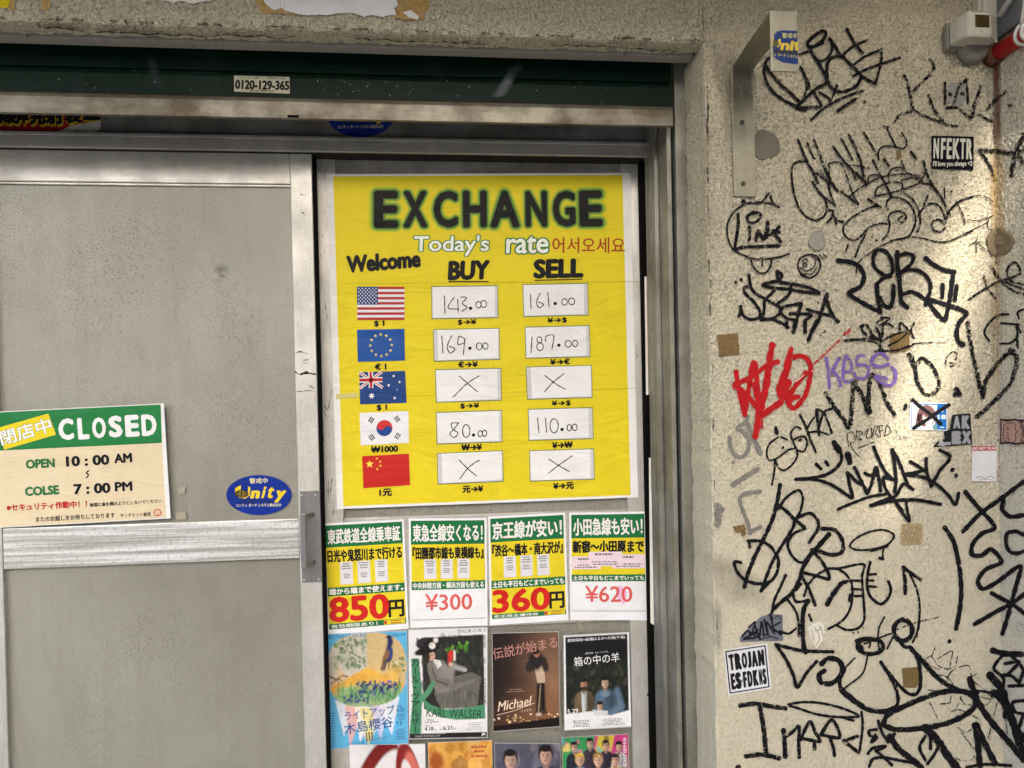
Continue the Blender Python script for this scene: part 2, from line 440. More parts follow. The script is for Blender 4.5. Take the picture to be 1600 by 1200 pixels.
    def image(s, fn, nx, ny, layer=None, tf=None, w=100.0, h=100.0):
        o = s.off(layer); U, Vv = np.meshgrid(np.linspace(0, 1, nx + 1), np.linspace(0, 1, ny + 1))
        img = fn(U, Vv); i0 = len(s.V)
        for j in range(ny + 1):
            for i in range(nx + 1): s._v((U[j, i] * w, Vv[j, i] * h), o, tuple(float(c) for c in img[j, i]), tf)
        for j in range(ny):
            for i in range(nx):
                a = i0 + j * (nx + 1) + i; s.F.append((a, a + nx + 1, a + nx + 2, a + 1))
    def build(s, name, mat, parent=None, label=None, cat=None, group=None):
        me = bpy.data.meshes.new(name); me.from_pydata([tuple(v) for v in s.V], [], s.F)
        ca = me.attributes.new('Col', 'FLOAT_COLOR', 'POINT')
        ca.data.foreach_set('color', np.array(s.C, dtype=np.float32).ravel())
        o = link(name, me, mat, parent)
        return tag(o, label, cat, group)
# ================================================================== setting out of the frame
g = MB(); g.bm.faces.new([g.bm.verts.new(p) for p in ((-60, -60, 0), (60, -60, 0), (60, 40, 0), (-60, 40, 0))])
tag(g.build('road', M['asphalt']), kind='structure')
g = MB(); g.box(-12, XS + 0.0, -1.2, YW - 0.004, -0.1, 0.12, 0.01); tag(g.build('pavement', M['paving']), kind='structure')

# ================================================================== stuccoed front wall with the doorway
XJ = X(1108, 560, YW)                        # edge of the pier beside the door
ZL = Z(560, 50, YW)                          # underside of the lintel
ZT = 3.6
ZTOPF = ZL
LD = 0.052                                   # depth of the stuccoed soffit
def wave(t, seed):
    return 0.0011 * math.sin(t * 41 + seed) + 0.0008 * math.sin(t * 97 + 2 * seed) + 0.0007 * math.sin(t * 173 + 3 * seed)
def dense(a, b, lo, hi, step, far):
    """samples from a to b: fine between lo and hi (what the photograph shows), coarse beyond"""
    out = list(np.arange(a, lo, far)) if a < lo else []
    out += list(np.arange(max(a, lo), min(b, hi), step))
    if b > hi: out += list(np.arange(hi, b, far))
    return np.array(out + [b])
def grid_mesh(name, Pt):
    """Pt: rows x columns x 3 array of points"""
    nr, nc = Pt.shape[:2]; me = bpy.data.meshes.new(name)
    idx = np.arange(nr * nc).reshape(nr, nc)
    q = np.stack([idx[:-1, :-1], idx[:-1, 1:], idx[1:, 1:], idx[1:, :-1]], -1).reshape(-1, 4)
    return Pt.reshape(-1, 3), q
def join_grids(name, grids):
    V, Q, n0 = [], [], 0
    for v, q in grids: V.append(v); Q.append(q + n0); n0 += len(v)
    V = np.concatenate(V).astype(np.float32); Q = np.concatenate(Q).astype(np.int32)
    me = bpy.data.meshes.new(name); me.vertices.add(len(V)); me.vertices.foreach_set('co', V.ravel())
    me.loops.add(Q.size); me.loops.foreach_set('vertex_index', Q.ravel())
    me.polygons.add(len(Q)); me.polygons.foreach_set('loop_start', np.arange(0, Q.size, 4, dtype=np.int32)); me.polygons.foreach_set('loop_total', np.full(len(Q), 4, dtype=np.int32))
    me.polygons.foreach_set('use_smooth', np.ones(len(Q), dtype=bool)); me.update(calc_edges=True); me.validate(); return me
STEP = 0.0019
RR = 0.005
ztop = 2.64
# pier: front face, worn round arris and reveal as one sweep in z
zs = dense(0.0, ZT, 0.95, ztop, STEP, 0.05)
xs = np.arange(XS, XJ + RR, -STEP); arc = [(XJ + RR - RR * math.sin(t), YW + RR - RR * math.cos(t)) for t in np.linspace(0, math.pi / 2, 6)]
ys = np.arange(YW + RR + STEP, YF + 0.012, STEP)
prof = [(x, YW) for x in xs] + arc + [(XJ, y) for y in ys]
pr = np.array(prof); G1 = np.zeros((len(zs), len(pr), 3)); G1[..., 0] = pr[None, :, 0]; G1[..., 1] = pr[None, :, 1]; G1[..., 2] = zs[:, None]
nx_ = len(xs)
for k, z in enumerate(zs):
    if z > ZL + RR: G1[k, nx_:, 0] = XJ; G1[k, nx_:, 1] = YW
    else: G1[k, nx_:, 0] += wave(z, 1.0)
# lintel: face, arris and soffit as one sweep in x
xl = dense(-3.3, XJ, -1.42, XJ, STEP, 0.05)
zz = np.concatenate([dense(ZL + RR, ZT, ZL + RR, ztop, STEP, 0.05)[::-1]])
arc2 = [(YW + RR - RR * math.cos(t), ZL + RR - RR * math.sin(t)) for t in np.linspace(0, math.pi / 2, 6)]
pr2 = np.array([(YW, z) for z in zz] + arc2 + [(y, ZL) for y in np.arange(YW + RR + STEP, YW + LD, STEP)])
G2 = np.zeros((len(pr2), len(xl), 3)); G2[..., 0] = xl[None, :]; G2[..., 1] = pr2[:, None, 0]; G2[..., 2] = pr2[:, None, 1]
wv = np.array([wave(x, 2.0) * min(1, max(0, (XJ - x) / .02)) for x in xl]); G2[len(zz):, :, 2] += wv[None, :]
me = join_grids('stucco_wall', [grid_mesh('a', G1[:, ::-1]), grid_mesh('b', G2[::-1])])
wall = link('stucco_wall', me, M['stucco'], None, Vector((XJ, YW, 0)))
tag(wall, 'rough beige stucco wall round the doorway, pier covered in black marker graffiti', 'wall')
# grey cement strip under the lintel and the dark pocket the shutter rolls into
g = MB(); g.box(-3.3, XJ - 0.004, YW + LD + 0.001, YW + LD + 0.032, ZL - 0.004, ZL + 0.06, 0.002); g.build('lintel_strip', M['mortar'], wall)
g = MB(); g.box(-3.3, XJ - 0.002, YF + 0.19, YF + 0.21, ZL - 0.2, ZT, 0); g.box(-3.3, XJ - 0.002, YW + LD + 0.035, YF + 0.19, ZL + 0.25, ZL + 0.27, 0)
g.build('shutter_pocket', M['dark'], wall)
# cracks and crumbled bits along the soffit
def on_soffit(px, py, off=0.0):
    d = ray(px, py); t = (ZL - 0.0022 - off - CAM_Z) / d.z
    return Vector((d.x * t, d.y * t, ZL - 0.0022 - off))
sc_ = Sheet(on_soffit, 0.0004, seed=3); r_ = random.Random(12)
for (xa, xb, ya, yb) in ((60, 130, 42, 47), (150, 330, 50, 57), (335, 470, 55, 59), (555, 590, 60.5, 63), (590, 690, 62, 66), (690, 760, 65, 70), (860, 980, 70, 75), (985, 1060, 76, 80)):
    n_ = 9; pts = [(xa + (xb - xa) * k / n_, ya + (yb - ya) * k / n_ + r_.uniform(-1.6, 1.6)) for k in range(n_ + 1)]
    sc_.stroke(pts, r_.uniform(1.3, 2.4), (0.035, 0.026, 0.018, 0.0), jit=.45, step=1.5, taper=True)
for k in range(26):
    x = r_.uniform(0, 1080); sc_.ell(x, 44 + x * .026 + r_.uniform(-6, 22), r_.uniform(.8, 2.6), r_.uniform(.5, 1.1), (0.045, 0.035, 0.025, 0.0), None, 7)
sc_.build('crack', M['paper'], wall)

# side wall, running towards the street
yv = dense(-2.2, YW + 0.004, 1.10, YW + 0.004, 0.0025, 0.05)
zs2 = dense(0.0, ZT, 0.95, ztop, 0.0025, 0.05)
G3 = np.zeros((len(zs2), len(yv), 3)); G3[..., 0] = XS; G3[..., 1] = yv[None, :]; G3[..., 2] = zs2[:, None]
me = join_grids('side_wall', [grid_mesh('c', G3[:, ::-1])])
side = link('side_wall', me, M['stucco_side'], None, Vector((XS, YW, 0)))
tag(side, 'grey beige stucco side wall meeting the graffiti pier in a rust streaked corner', 'wall')

# ================================================================== canopy added to darken the wall top, houses across the street (they shape the light)
g = MB(); g.prism([(-3.3, YW - 0.01), (-3.3, YW - 0.85), (0.75, YW - 0.85), (0.95, YW - 0.55), (XS - 0.02, YW - 0.55), (XS - 0.02, YW - 0.01)], 'z', 2.74, 2.86, 0.01)
tag(g.build('shade_canopy', M['paving']), 'flat canopy added out of view above the doorway to shade the wall top', 'canopy')

# two unseen slabs added overhead to block the sun; their gap shapes its patch
C0 = on_wall(1556.5, 262); sdir = SUN_DIR; dk_z = 10.0
H = C0 + sdir * ((dk_z - C0.z) / sdir.z)
ev = Vector((0.364, 0.931, 0)).normalized(); qv = Vector((ev.y, -ev.x, 0))
def blocker_slab(sgn, edge, width, label):
    """edge: (run, half gap) pairs from the street end to the near end; the edges along the gap are thin flanges"""
    root = None; b = bmesh.new(); rows = []
    for (r, w) in edge:
        c = H + ev * r
        rows.append([b.verts.new(c + qv * sgn * d + Vector((0, 0, dz_))) for d, dz_ in ((w, 0), (w + .5, -.25), (width, -.25), (width, .3), (w + .5, .3), (w, .02))])
    for A_, B_ in zip(rows, rows[1:]):
        for k in range(6): b.faces.new((A_[k], A_[(k + 1) % 6], B_[(k + 1) % 6], B_[k]))
    b.faces.new(rows[0]); b.faces.new(rows[-1][::-1]); bmesh.ops.recalc_face_normals(b, faces=b.faces)
    g = MB(); g.add(b); root = tag(g.build('sun_blocker', M['render_far']), label, 'sun_blocker')
    for r in (-4.2, 2.6):
        p = H + ev * r + qv * sgn * (width - .4)
        g = MB(); g.box(p.x - .3, p.x + .3, p.y - .3, p.y + .3, 0.001, dk_z - .252, 0.03); g.build('pier', M['render_far'], root)  # posts standing under the added sun-blocking slab
blocker_slab(1, ((-4.6, 0.06), (-1.55, 0.06), (-1.2, 0.09), (-0.8, 0.095), (-0.3, 0.06), (0.5, 0.02), (3.0, 0.02)), 2.2, 'unseen concrete slab added high above the street to block the sun, nearer the side wall')
blocker_slab(-1, ((-4.6, -0.055), (-1.55, -0.055), (-1.2, -0.03), (-0.8, 0.01), (-0.3, 0.035), (0.5, 0.02), (3.0, 0.02)), 4.2, 'unseen concrete slab added high above the street to block the sun, on the shutter side')
def house(x0, x1, y, h, mat, label):
    g = MB(); g.box(x0, x1, y - 6, y, 0.001, h, 0.02); root = tag(g.build('house', mat), label, 'house')
    nx = int((x1 - x0) / 2.2)
    for k in range(nx):
        for zz in (1.0, 3.6):
            if zz + 1.5 > h: continue
            xx = x0 + 0.7 + k * 2.2
            g = MB(); g.box(xx, xx + 1.2, y - 0.02, y + 0.03, zz, zz + 1.4, 0.01); g.build('window', M['glass_far'], root)
    g = MB(); g.box(x0 - .2, x1 + .2, y - 6.2, y + .25, h + 0.002, h + .25, 0.02); g.build('roof', M['roof_far'], root)
house(-9.5, -2.2, -9.5, 5.6, M['render_far'], 'pale two storey house across the street, opposite the left door')
house(-1.9, 5.5, -10.2, 4.6, M['paving'], 'grey two storey house across the street, opposite the graffiti pier')

# ================================================================== aluminium door frame
YHP = 1.866                                  # face of the dusty panel above it
YH = 1.852                                   # face of the head rail
ZH0 = Z(760, 241.0, YH); ZH1 = Z(760, 221, YH)
frame = empty('door_frame', (X(1040, 600, YF), YF, 0), 'aluminium sliding door frame with stepped jamb and a screwed head rail', 'door frame')
def vx(px, y): return X(px, 520, y)
g = MB()
g.box(vx(1061, YF), XJ + 0.02, YF, YF + 0.05, 0, ZL + 0.05, 0.0015); g.build('outer_flange', M['alu_frame'], frame)
g = MB(); g.box(vx(1054, YF) - 0.004, vx(1061, YF), YF + 0.055, YF + 0.075, 0, ZL + 0.05, 0); g.build('guide_slot', M['dark'], frame)
g = MB(); xb = vx(1046.5, 1.735)
g.box(xb, vx(1053.5, 1.735), 1.732, 1.82, 0, Z(1045, 186, 1.735), 0.0012); g.build('shutter_guide', M['alu_frame'], frame)
g = MB(); xc = vx(1027, 1.80); g.box(xc, xb - 0.0005, 1.80, 1.88, 0, Z(1030, 190, 1.80), 0.0012)
g.box(vx(1020.5, 1.83), xc - 0.0004, 1.828, 1.885, 0, Z(1020, 190, 1.84), 0.001); g.box(vx(1014.6, 1.868), vx(1020.5, 1.83) - 0.0004, 1.868, 1.9, 0, Z(1016, 190, 1.84), 0.001)
g.build('jamb', M['alu_frame'], frame)
g = MB(); g.box(vx(1005.8, 1.8735), vx(1014.6, 1.868) - 0.0003, 1.8735, 1.95, 0, ZH0 - 0.002, 0); g.build('jamb_gap', M['dark'], frame)  # black fill painting in the shade of the gap beside the right leaf
g = MB(); g.box(-3.2, vx(1014, YH), YH + 0.007, 1.93, ZH0 - 0.0018, ZH0 - 0.0001, 0); g.build('rail_gap_shade', mat_plain('gap_shade_grey', (0.03, 0.028, 0.025), .8, spec=.05), frame)  # dark strip painted in as the shadow line under the head rail
g = MB(); g.box(-3.2, vx(1019, YH), YH, 1.93, ZH0, ZH1 - 0.005, 0.0015); g.box(-3.2, vx(1021, YH), YH - 0.004, 1.93, ZH1 - 0.0045, ZH1 + 0.004, 0.0012)
g.build('head_rail', M['alu_x'], frame)
g = MB(); g.box(-3.2, vx(1022, 1.87), YHP, 1.93, ZH1 + 0.0045, ZH1 + 0.16, 0.001); g.build('head_panel', M['alu_dirty'], frame)
screws([(P(px, py, YH).x, YH - 0.0005, P(px, py, YH).z) for (px, py) in ((583, 228), (590, 237.5), (791, 231.5), (790, 238.5), (986, 236), (984, 242), (365, 222), (155, 226))], M['alu'], frame, 0.0028, 0.0012)
g = MB(); g.box(-3.2, XS + 0.4, 1.99, 2.0, 0, ZT, 0); g.build('room_dark', M['dark'], frame)

# ================================================================== roller shutter, rolled almost all the way up
shut = empty('roller_shutter', (0, 1.70, Z(530, 190, 1.70)), 'dark green roller shutter rolled up above the door, ending in a scuffed metal bottom bar', 'shutter')
s = NT('shutter_paint')
grime = s.ramp(s.noise(7, 5, 0.65), [(0.4, 0.0), (0.75, 1.0)])
col = s.mix(s.math('MULTIPLY', grime, 0.5), (0.0016, 0.0120, 0.0058), (0.0045, 0.0125, 0.0075))
chips = s.ramp(s.noise(75, 3, 0.65), [(0.725, 0.0), (0.74, 1.0)])
col = s.mix(s.math('MULTIPLY', chips, 0.55), col, (0.25, 0.28, 0.25))
sm = s.ramp(s.noise(1.0, 4, 0.6, vec=s.mapping((5, 1, 1.4), (0, 0.5, 0))), [(0.6, 0.0), (0.8, 1.0)])
col = s.mix(s.math('MULTIPLY', sm, 0.25), col, (0.05, 0.065, 0.07))
M['shutter'] = s.set(color=col, rough=0.42, normal=s.bump(s.noise(40, 3), 0.1, 0.003), spec=0.1)
xe = vx(1056, 1.705)
zb1, zb0 = Z(530, 152, 1.695), Z(530, 186.5, 1.695)
zs1 = Z(530, 115, 1.712)
dz = zs1 - zb1
for k in range(4):
    z0 = zb1 + 0.001 + k * dz; z1 = z0 + dz - 0.0015
    prof = [(1.7145, z0), (1.711, z0 + 0.003), (1.709, z0 + dz * .3), (1.709, z0 + dz * .75), (1.712, z1 - 0.004), (1.7165, z1), (1.722, z1), (1.722, z0)]
    g = MB(); g.prism([(y, z) for y, z in prof], 'x', -3.3, xe); g.build('slat', M['shutter'], shut)
g = MB()
prof = [(1.694, zb0), (1.694, zb1 - 0.013), (1.698, zb1 - 0.004), (1.708, zb1), (1.722, zb1 - 0.001), (1.722, zb0 + 0.03), (1.704, zb0 + 0.02), (1.704, zb0)]
g.prism(prof, 'x', -3.3, xe, 0.0008); g.build('bottom_bar', M['bar'], shut)
g = MB(); p = P(458, 181.5, 1.693); g.box(p.x - 0.013, p.x + 0.013, 1.6925, 1.6936, p.z - 0.0028, p.z + 0.0028, 0.0005); g.build('pull_slot', M['dark'], shut)
g = MB(); g.box(-3.3, xe, 1.7085, 1.7165, zb1 + 0.0002, zb1 + 0.0025, 0.0004); g.build('rust_line', mat_plain('rust', (0.10, 0.045, 0.015), 0.8, 0, 0.5, 60), shut)

# ================================================================== door leaves
s = NT('door_panel')
grit = s.noise(270, 3, 0.65, vec=s.mapping((1, 1, 0.75), (0, 0.7, 0)))
sp = s.ramp(grit, [(0.36, 1.0), (0.45, 0.0)])
big = s.noise(1.8, 5, 0.6)
drip = s.ramp(s.noise(1.0, 5, 0.65, vec=s.mapping((22, 22, 1.3))), [(0.45, 0.0), (0.72, 1.0)])
zone = s.ramp(s.noise(2.4, 3, 0.55), [(0.38, 0.15), (0.66, 1.0)])
col = s.mix(s.ramp(big, [(0.35, 0.0), (0.7, 1.0)]), (0.330, 0.320, 0.268), (0.225, 0.213, 0.169))
col = s.mix(s.math('MULTIPLY', s.noise(480, 2, 0.6), 0.6), col, (0.22, 0.21, 0.175))
col = s.mix(s.math('MULTIPLY', drip, 0.32), col, (0.2, 0.185, 0.15))
smear = s.ramp(s.noise(1.0, 6, 0.72, vec=s.mapping((5, 5, 2.2), (0, 0.35, 0)), dist=1.2), [(0.46, 0.0), (0.70, 1.0)])
col = s.mix(s.math('MULTIPLY', smear, 0.42), col, (0.185, 0.172, 0.14))
scr = s.ramp(s.noise(1.0, 2, 0.5, vec=s.mapping((240, 1, 26), (0, 0.2, 0))), [(0.70, 0.0), (0.73, 1.0)])
col = s.mix(s.math('MULTIPLY', scr, 0.35), col, (0.5, 0.49, 0.45))
col = s.mix(s.math('MULTIPLY', s.math('MULTIPLY', sp, zone), 0.75), col, (0.10, 0.088, 0.066))
M['panel'] = s.set(color=col, rough=0.46, metal=0.25, normal=s.bump(s.math('ADD', grit, s.math('MULTIPLY', s.noise(3.2, 2), 2.0)), 0.25, 0.004))
s = NT('sunlit_rail')   # bare aluminium; its sunlit reflection is painted in as pale horizontal bands
br = s.noise(1.0, 5, 0.7, vec=s.mapping((2.0, 1, 95)))
col = s.mix(s.ramp(br, [(0.40, 0.0), (0.60, 1.0)]), (0.86, 0.85, 0.81), (0.42, 0.405, 0.36))
col = s.mix(s.math('MULTIPLY', s.ramp(s.noise(120, 4, 0.7), [(0.5, 0.0), (0.7, 1.0)]), 0.5), col, (0.20, 0.185, 0.16))
M['rail'] = s.set(color=col, rough=0.38, metal=0.55, normal=s.bump(br, 0.25, 0.002))

left = empty('sliding_door', (X(240, 600, YL), YL, 0), 'left sliding door leaf of grey metal panels with pull handle and closed sign', 'door')
x0, x1 = X(461.5, 600, YL), X(495.5, 600, YL)
xl0, xl1 = X(-45, 890, YL), X(4.5, 890, YL)
zt0 = Z(230, 288.5, YL)
zm1, zm0 = Z(232, 818.5, YL), Z(232, 881.5, YL)
g = MB(); g.box(x0, x1, YL, YL + 0.03, 0.02, ZH0 + 0.012, 0.002); g.build('stile', M['alu'], left)
g = MB(); g.box(xl0, xl1, YL, YL + 0.03, 0.02, ZH0 + 0.012, 0.002); g.build('stile', M['alu'], left)
g = MB(); g.box(xl1 + 0.0004, x0 - 0.0004, YL + 0.002, YL + 0.028, zt0 + 0.006, ZH0 + 0.012, 0.002); g.box(xl1 + 0.0004, x0 - 0.0004, YL + 0.006, YL + 0.028, zt0, zt0 + 0.0056, 0.001)
g.build('rail', M['alu_x'], left)
g = MB(); g.box(xl1 + 0.0004, x0 - 0.0004, YL + 0.002, YL + 0.028, zm0, zm1, 0.002); g.build('rail', M['rail'], left)
def panel(mb, x0, x1, z0, z1, y, dents=()):
    """a thin sheet, slightly dished, with small dents"""
    nx, nz = 150, 170; b = bmesh.new(); vv = []
    for j in range(nz + 1):
        for i in range(nx + 1):
            x = x0 + (x1 - x0) * i / nx; z = z0 + (z1 - z0) * j / nz
            u, v = i / nx * 2 - 1, j / nz * 2 - 1
            d = 0.0035 * (1 - u * u) * (1 - v * v) + 0.0012 * math.sin(3.1 * u + 1.3 * v) * (1 - u * u) * (1 - v * v)
            for (dx, dz_, r, a) in dents: d += a * math.exp(-((x - dx) ** 2 + (z - dz_) ** 2) / (r * r))
            vv.append(b.verts.new((x, y + d, z)))
    for j in range(nz):
        for i in range(nx):
            k = j * (nx + 1) + i; f = b.faces.new((vv[k], vv[k + 1], vv[k + nx + 2], vv[k + nx + 1])); f.smooth = True
    mb.add(b)
pd = P(345, 424, YL)
g = MB(); panel(g, xl1 - 0.004, x0 + 0.004, zm1 - 0.004, zt0 + 0.004, YL + 0.012, [(pd.x, pd.z, 0.012, 0.007), (pd.x - 0.008, pd.z - 0.012, 0.008, -0.004)]); g.build('upper_panel', M['panel'], left)
g = MB(); panel(g, xl1 - 0.004, x0 + 0.004, 0.12, zm0 + 0.004, YL + 0.012); g.build('lower_panel', M['panel'], left)
# the fixed leaf beyond, out of the picture to the left
fix = empty('fixed_panel', (xl0 - 0.45, YL, 0), 'fixed grey metal panel at the far left, beyond the sliding door', 'door panel')
g = MB(); g.box(xl0 - 0.96, xl0 - 0.001, YL + 0.004, YL + 0.028, 0.02, 0.14, 0.002); g.box(xl0 - 0.96, xl0 - 0.001, YL + 0.004, YL + 0.028, zt0, ZH0 + 0.012, 0.002); g.box(xl0 - 1.04, xl0 - 0.9605, YL + 0.002, YL + 0.03, 0.02, ZH0 + 0.012, 0.002); g.build('frame', M['alu'], fix)
g = MB(); panel(g, xl0 - 0.962, xl0 + 0.003, 0.136, zt0 + 0.004, YL + 0.014); g.build('panel', M['panel'], fix)
# pull handle on the stile
hp = [P(468.5, 767.5, YL), P(502.5, 909, YL)]
hx0, hx1, hz1, hz0 = X(469.5, 800, YL), X(502, 800, YL) , hp[0].z, hp[1].z
hx1 = min(hx1, x1 + 0.001)
g = MB(); g.box(hx0, hx1, YL - 0.0025, YL - 0.0002, hz0, hz1, 0.0008); hnd = g.build('handle', M['steel'], left)
g = MB()
gz1, gz0 = Z(488, 800, YL), Z(490, 885, YL - 0.03)
cx = (hx0 + hx1) / 2
prof = [(cx + 0.010, YL - 0.0028), (cx + 0.003, YL - 0.020), (cx - 0.006, YL - 0.0385), (cx - 0.012, YL - 0.0385), (cx - 0.003, YL - 0.017), (cx + 0.004, YL - 0.0028)]
for (za, zb_) in ((gz1 - 0.012, gz1), (gz0, gz0 + 0.012)):
    leg = MB(); leg.prism(prof, 'z', za, zb_, 0.001); leg.build('grip_leg', M['steel'], hnd)
g.box(cx - 0.019, cx - 0.0045, YL - 0.044, YL - 0.0365, gz0 - 0.0015, gz1 + 0.0015, 0.0022, 3); g.build('grip', M['steel'], hnd)
screws([(P(px, py, YL - 0.0025).x, YL - 0.0026, P(px, py, YL - 0.0025).z) for (px, py) in ((471, 774), (493, 773.5), (475, 906.5), (498, 905.5))], M['alu'], hnd, 0.0028, 0.0012)
g = MB(); g.box(x1 + 0.0004, X(500.5, 600, YL), YL + 0.004, YL + 0.026, 0.02, ZH0 + 0.012, 0.001); g.build('leaf_gap_shade', M['dark'], left)  # black strip painting in the shaded gap between the two leaves

right = empty('sliding_door', (X(750, 600, YR_), YR_, 0), 'right sliding door leaf carrying the yellow rate poster and the flyers', 'door')
rx0, rx1 = X(499, 600, YR_) - 0.02, X(532, 600, YR_)
rx2, rx3 = X(977, 600, YR_), X(1007.5, 600, YR_)
g = MB(); g.box(rx0, rx1, YR_, YR_ + 0.028, 0.02, ZH0 + 0.012, 0.002); g.build('stile', M['alu'], right)
g = MB(); g.box(rx2, rx3, YR_, YR_ + 0.028, 0.02, ZH0 + 0.012, 0.002); g.build('stile', M['alu'], right)
rz = Z(760, 803, YR_); rzb = Z(760, 980, YR_)
g = MB(); g.box(rx1 + 0.0004, rx2 - 0.0004, YR_ + 0.002, YR_ + 0.026, Z(760, 288, YR_), ZH0 + 0.012, 0.002); g.build('rail', M['alu_dirty'], right)
g = MB(); g.box(rx1 + 0.0004, rx2 - 0.0004, YR_ + 0.002, YR_ + 0.026, rzb, rz, 0.002); g.build('rail', M['alu_x'], right)
g = MB(); panel(g, rx1 - 0.004, rx2 + 0.004, rz - 0.004, Z(760, 285, YR_), YR_ + 0.013); g.build('upper_panel', M['panel'], right)
g = MB(); panel(g, rx1 - 0.004, rx2 + 0.004, 0.12, rzb + 0.004, YR_ + 0.010); g.build('lower_panel', M['panel'], right)

# ================================================================== flat steel bracket on the pier
yb = 1.395
br_ = empty('steel_bracket', P(1160, 308, YW), 'bent flat steel bracket screwed to the pier, its front tongue hanging down', 'bracket')
bx0, bx1 = X(1143.5, 200, YW), X(1178, 200, YW); bz0 = Z(1160, 308, YW); bz1 = Z(1160, 106, YW) 
t_ = 0.005
g = MB(); g.box(bx0, bx1, YW - t_, YW - 0.0006, bz0, bz1, 0.001); g.build('wall_plate', M['bracket'], br_)
fx0, fx1 = X(1203.5, 60, yb), X(1245.5, 60, yb); fz1 = Z(1222, 17.5, yb); fz0 = Z(1224, 112, yb)
b = bmesh.new()
q = [(bx0, YW - 0.0006, bz1), (bx1, YW - 0.0006, bz1), (fx1, yb, fz1), (fx0, yb, fz1)]
v0 = [b.verts.new(p) for p in q]; v1 = [b.verts.new((p[0], p[1], p[2] - t_)) for p in q]
b.faces.new(v0); b.faces.new(v1[::-1])
for i in range(4): b.faces.new((v0[i], v1[i], v1[(i + 1) % 4], v0[(i + 1) % 4]))
bmesh.ops.recalc_face_normals(b, faces=b.faces); bmesh.ops.bevel(b, geom=list(b.edges), offset=0.001, segments=2, affect='EDGES')
g = MB(); g.add(b); g.build('arm', M['bracket'], br_)
g = MB(); g.box(fx0, fx1, yb - 0.001, yb + t_ - 0.001, fz0, fz1 + 0.0005, 0.001); g.build('front_tongue', M['bracket'], br_)
screws([(P(px, py, YW - t_).x, YW - t_ - 0.0002, P(px, py, YW - t_).z) for (px, py) in ((1159, 191.5), (1161, 287))], mat_plain('dull_screw', (0.10, 0.09, 0.07), 0.5, 0.5), br_, 0.0058, 0.0038)

# ================================================================== fittings in the corner
def bx(px0, py0, px1, py1, y):
    a, c = P(px0, py0, y), P(px1, py1, y); return a.x, c.x, c.z, a.z
box_ = empty('sensor_box', P(1515, 60, 1.55), 'aged cream plastic sensor box with a dark amber window below the cable trunking', 'sensor')
x0_, x1_, z0_, z1_ = bx(1475.5, 37, 1541, 81, 1.58)
g = MB(); g.box(x0_, x1_, 1.571, 1.5895, z0_, z1_, 0.006, 3); g.build('back_plate', M['grey_plastic'], box_)
a0, a1, c0, c1 = bx(1514, 15.5, 1550.5, 57.5, 1.515)
b = bmesh.new()
B0 = (x0_ + 0.004, x1_ - 0.004, z0_ + 0.004, z1_ - 0.004)
def loop(xa, xb, za, zb, y): return [b.verts.new(p) for p in ((xa, y, za), (xb, y, za), (xb, y, zb), (xa, y, zb))]
L = [loop(*B0, 1.5705), loop(B0[0] + .001, B0[1] - .001, B0[2] + .001, B0[3] - .001, 1.545), loop(a0, a1, c0, c1, 1.517), loop(a0 + .003, a1 - .003, c0 + .003, c1 - .003, 1.515)]
for k in range(3):
    for i in range(4): b.faces.new((L[k][i], L[k][(i + 1) % 4], L[k + 1][(i + 1) % 4], L[k + 1][i]))
b.faces.new(L[0][::-1]); b.faces.new(L[3]); bmesh.ops.recalc_face_normals(b, faces=b.faces)
bmesh.ops.bevel(b, geom=list(b.edges), offset=0.003, segments=2, affect='EDGES')
g = MB(); g.add(b); g.build('cover', M['cream'], box_)
w0, w1, wz0, wz1 = bx(1523.5, 22.5, 1546, 43, 1.514)
g = MB(); g.box(w0, w1, 1.5135, 1.5155, wz0, wz1, 0.0008); g.build('window', M['amber'], box_)
screws([(P(px, py, 1.5145).x, 1.5146, P(px, py, 1.5145).z) for (px, py) in ((1532, 18), (1533, 49.5))], M['grey_plastic'], box_, 0.0022, 0.0006)
g = MB(); p = P(1522, 74, 1.575); g.tube([(p.x, 1.589, p.z), (p.x, 1.578, p.z), (p.x, 1.566, p.z), (p.x, 1.560, p.z)], [0.036, 0.036, 0.033, 0.024], 28)
tag(g.build('junction_box', M['grey_plastic']), 'round grey junction box half hidden under the cream sensor box', 'junction box')
t0, t1, tz0, tz1 = bx(1531, -60, 1559.5, 66.5, 1.565)
g = MB(); g.box(t0 + 0.009, t1, 1.566, 1.5895, tz0, tz1 + .2, 0.0015); g.box(t0, t0 + 0.0088, 1.572, 1.5895, tz0 + 0.004, tz1 + .2, 0.001)
tag(g.build('cable_trunking', M['cream']), 'pale plastic cable trunking running up beside the corner', 'trunking')
pc = P(1562, 80, 1.56)
pipe = empty('red_pipe', (pc.x, 1.3, pc.z), 'red painted pipe along the side wall, rusty at its end in the corner', 'pipe')
g = MB(); g.tube([(pc.x, 1.566, pc.z), (pc.x, 1.45, pc.z), (pc.x, 1.2, pc.z), (pc.x, 0.6, pc.z), (pc.x, -1.6, pc.z)], 0.0195, 28); g.build('tube', M['red'], pipe)
g = MB(); g.tube([(pc.x, 1.588, pc.z), (pc.x, 1.560, pc.z)], [0.0235, 0.0225], 28); g.build('end_collar', mat_plain('rusty_collar', (0.13, 0.045, 0.02), 0.7, 0, 0.6, 90, 0.4), pipe)
g = MB()
for yy in (1.488, 1.470):
    pts = [(pc.x + 0.0225 * math.cos(a), yy + 0.004 * math.sin(2 * a), pc.z + 0.0225 * math.sin(a)) for a in np.linspace(0, 2 * math.pi, 26)]
    g.tube(pts, 0.0042, 8)
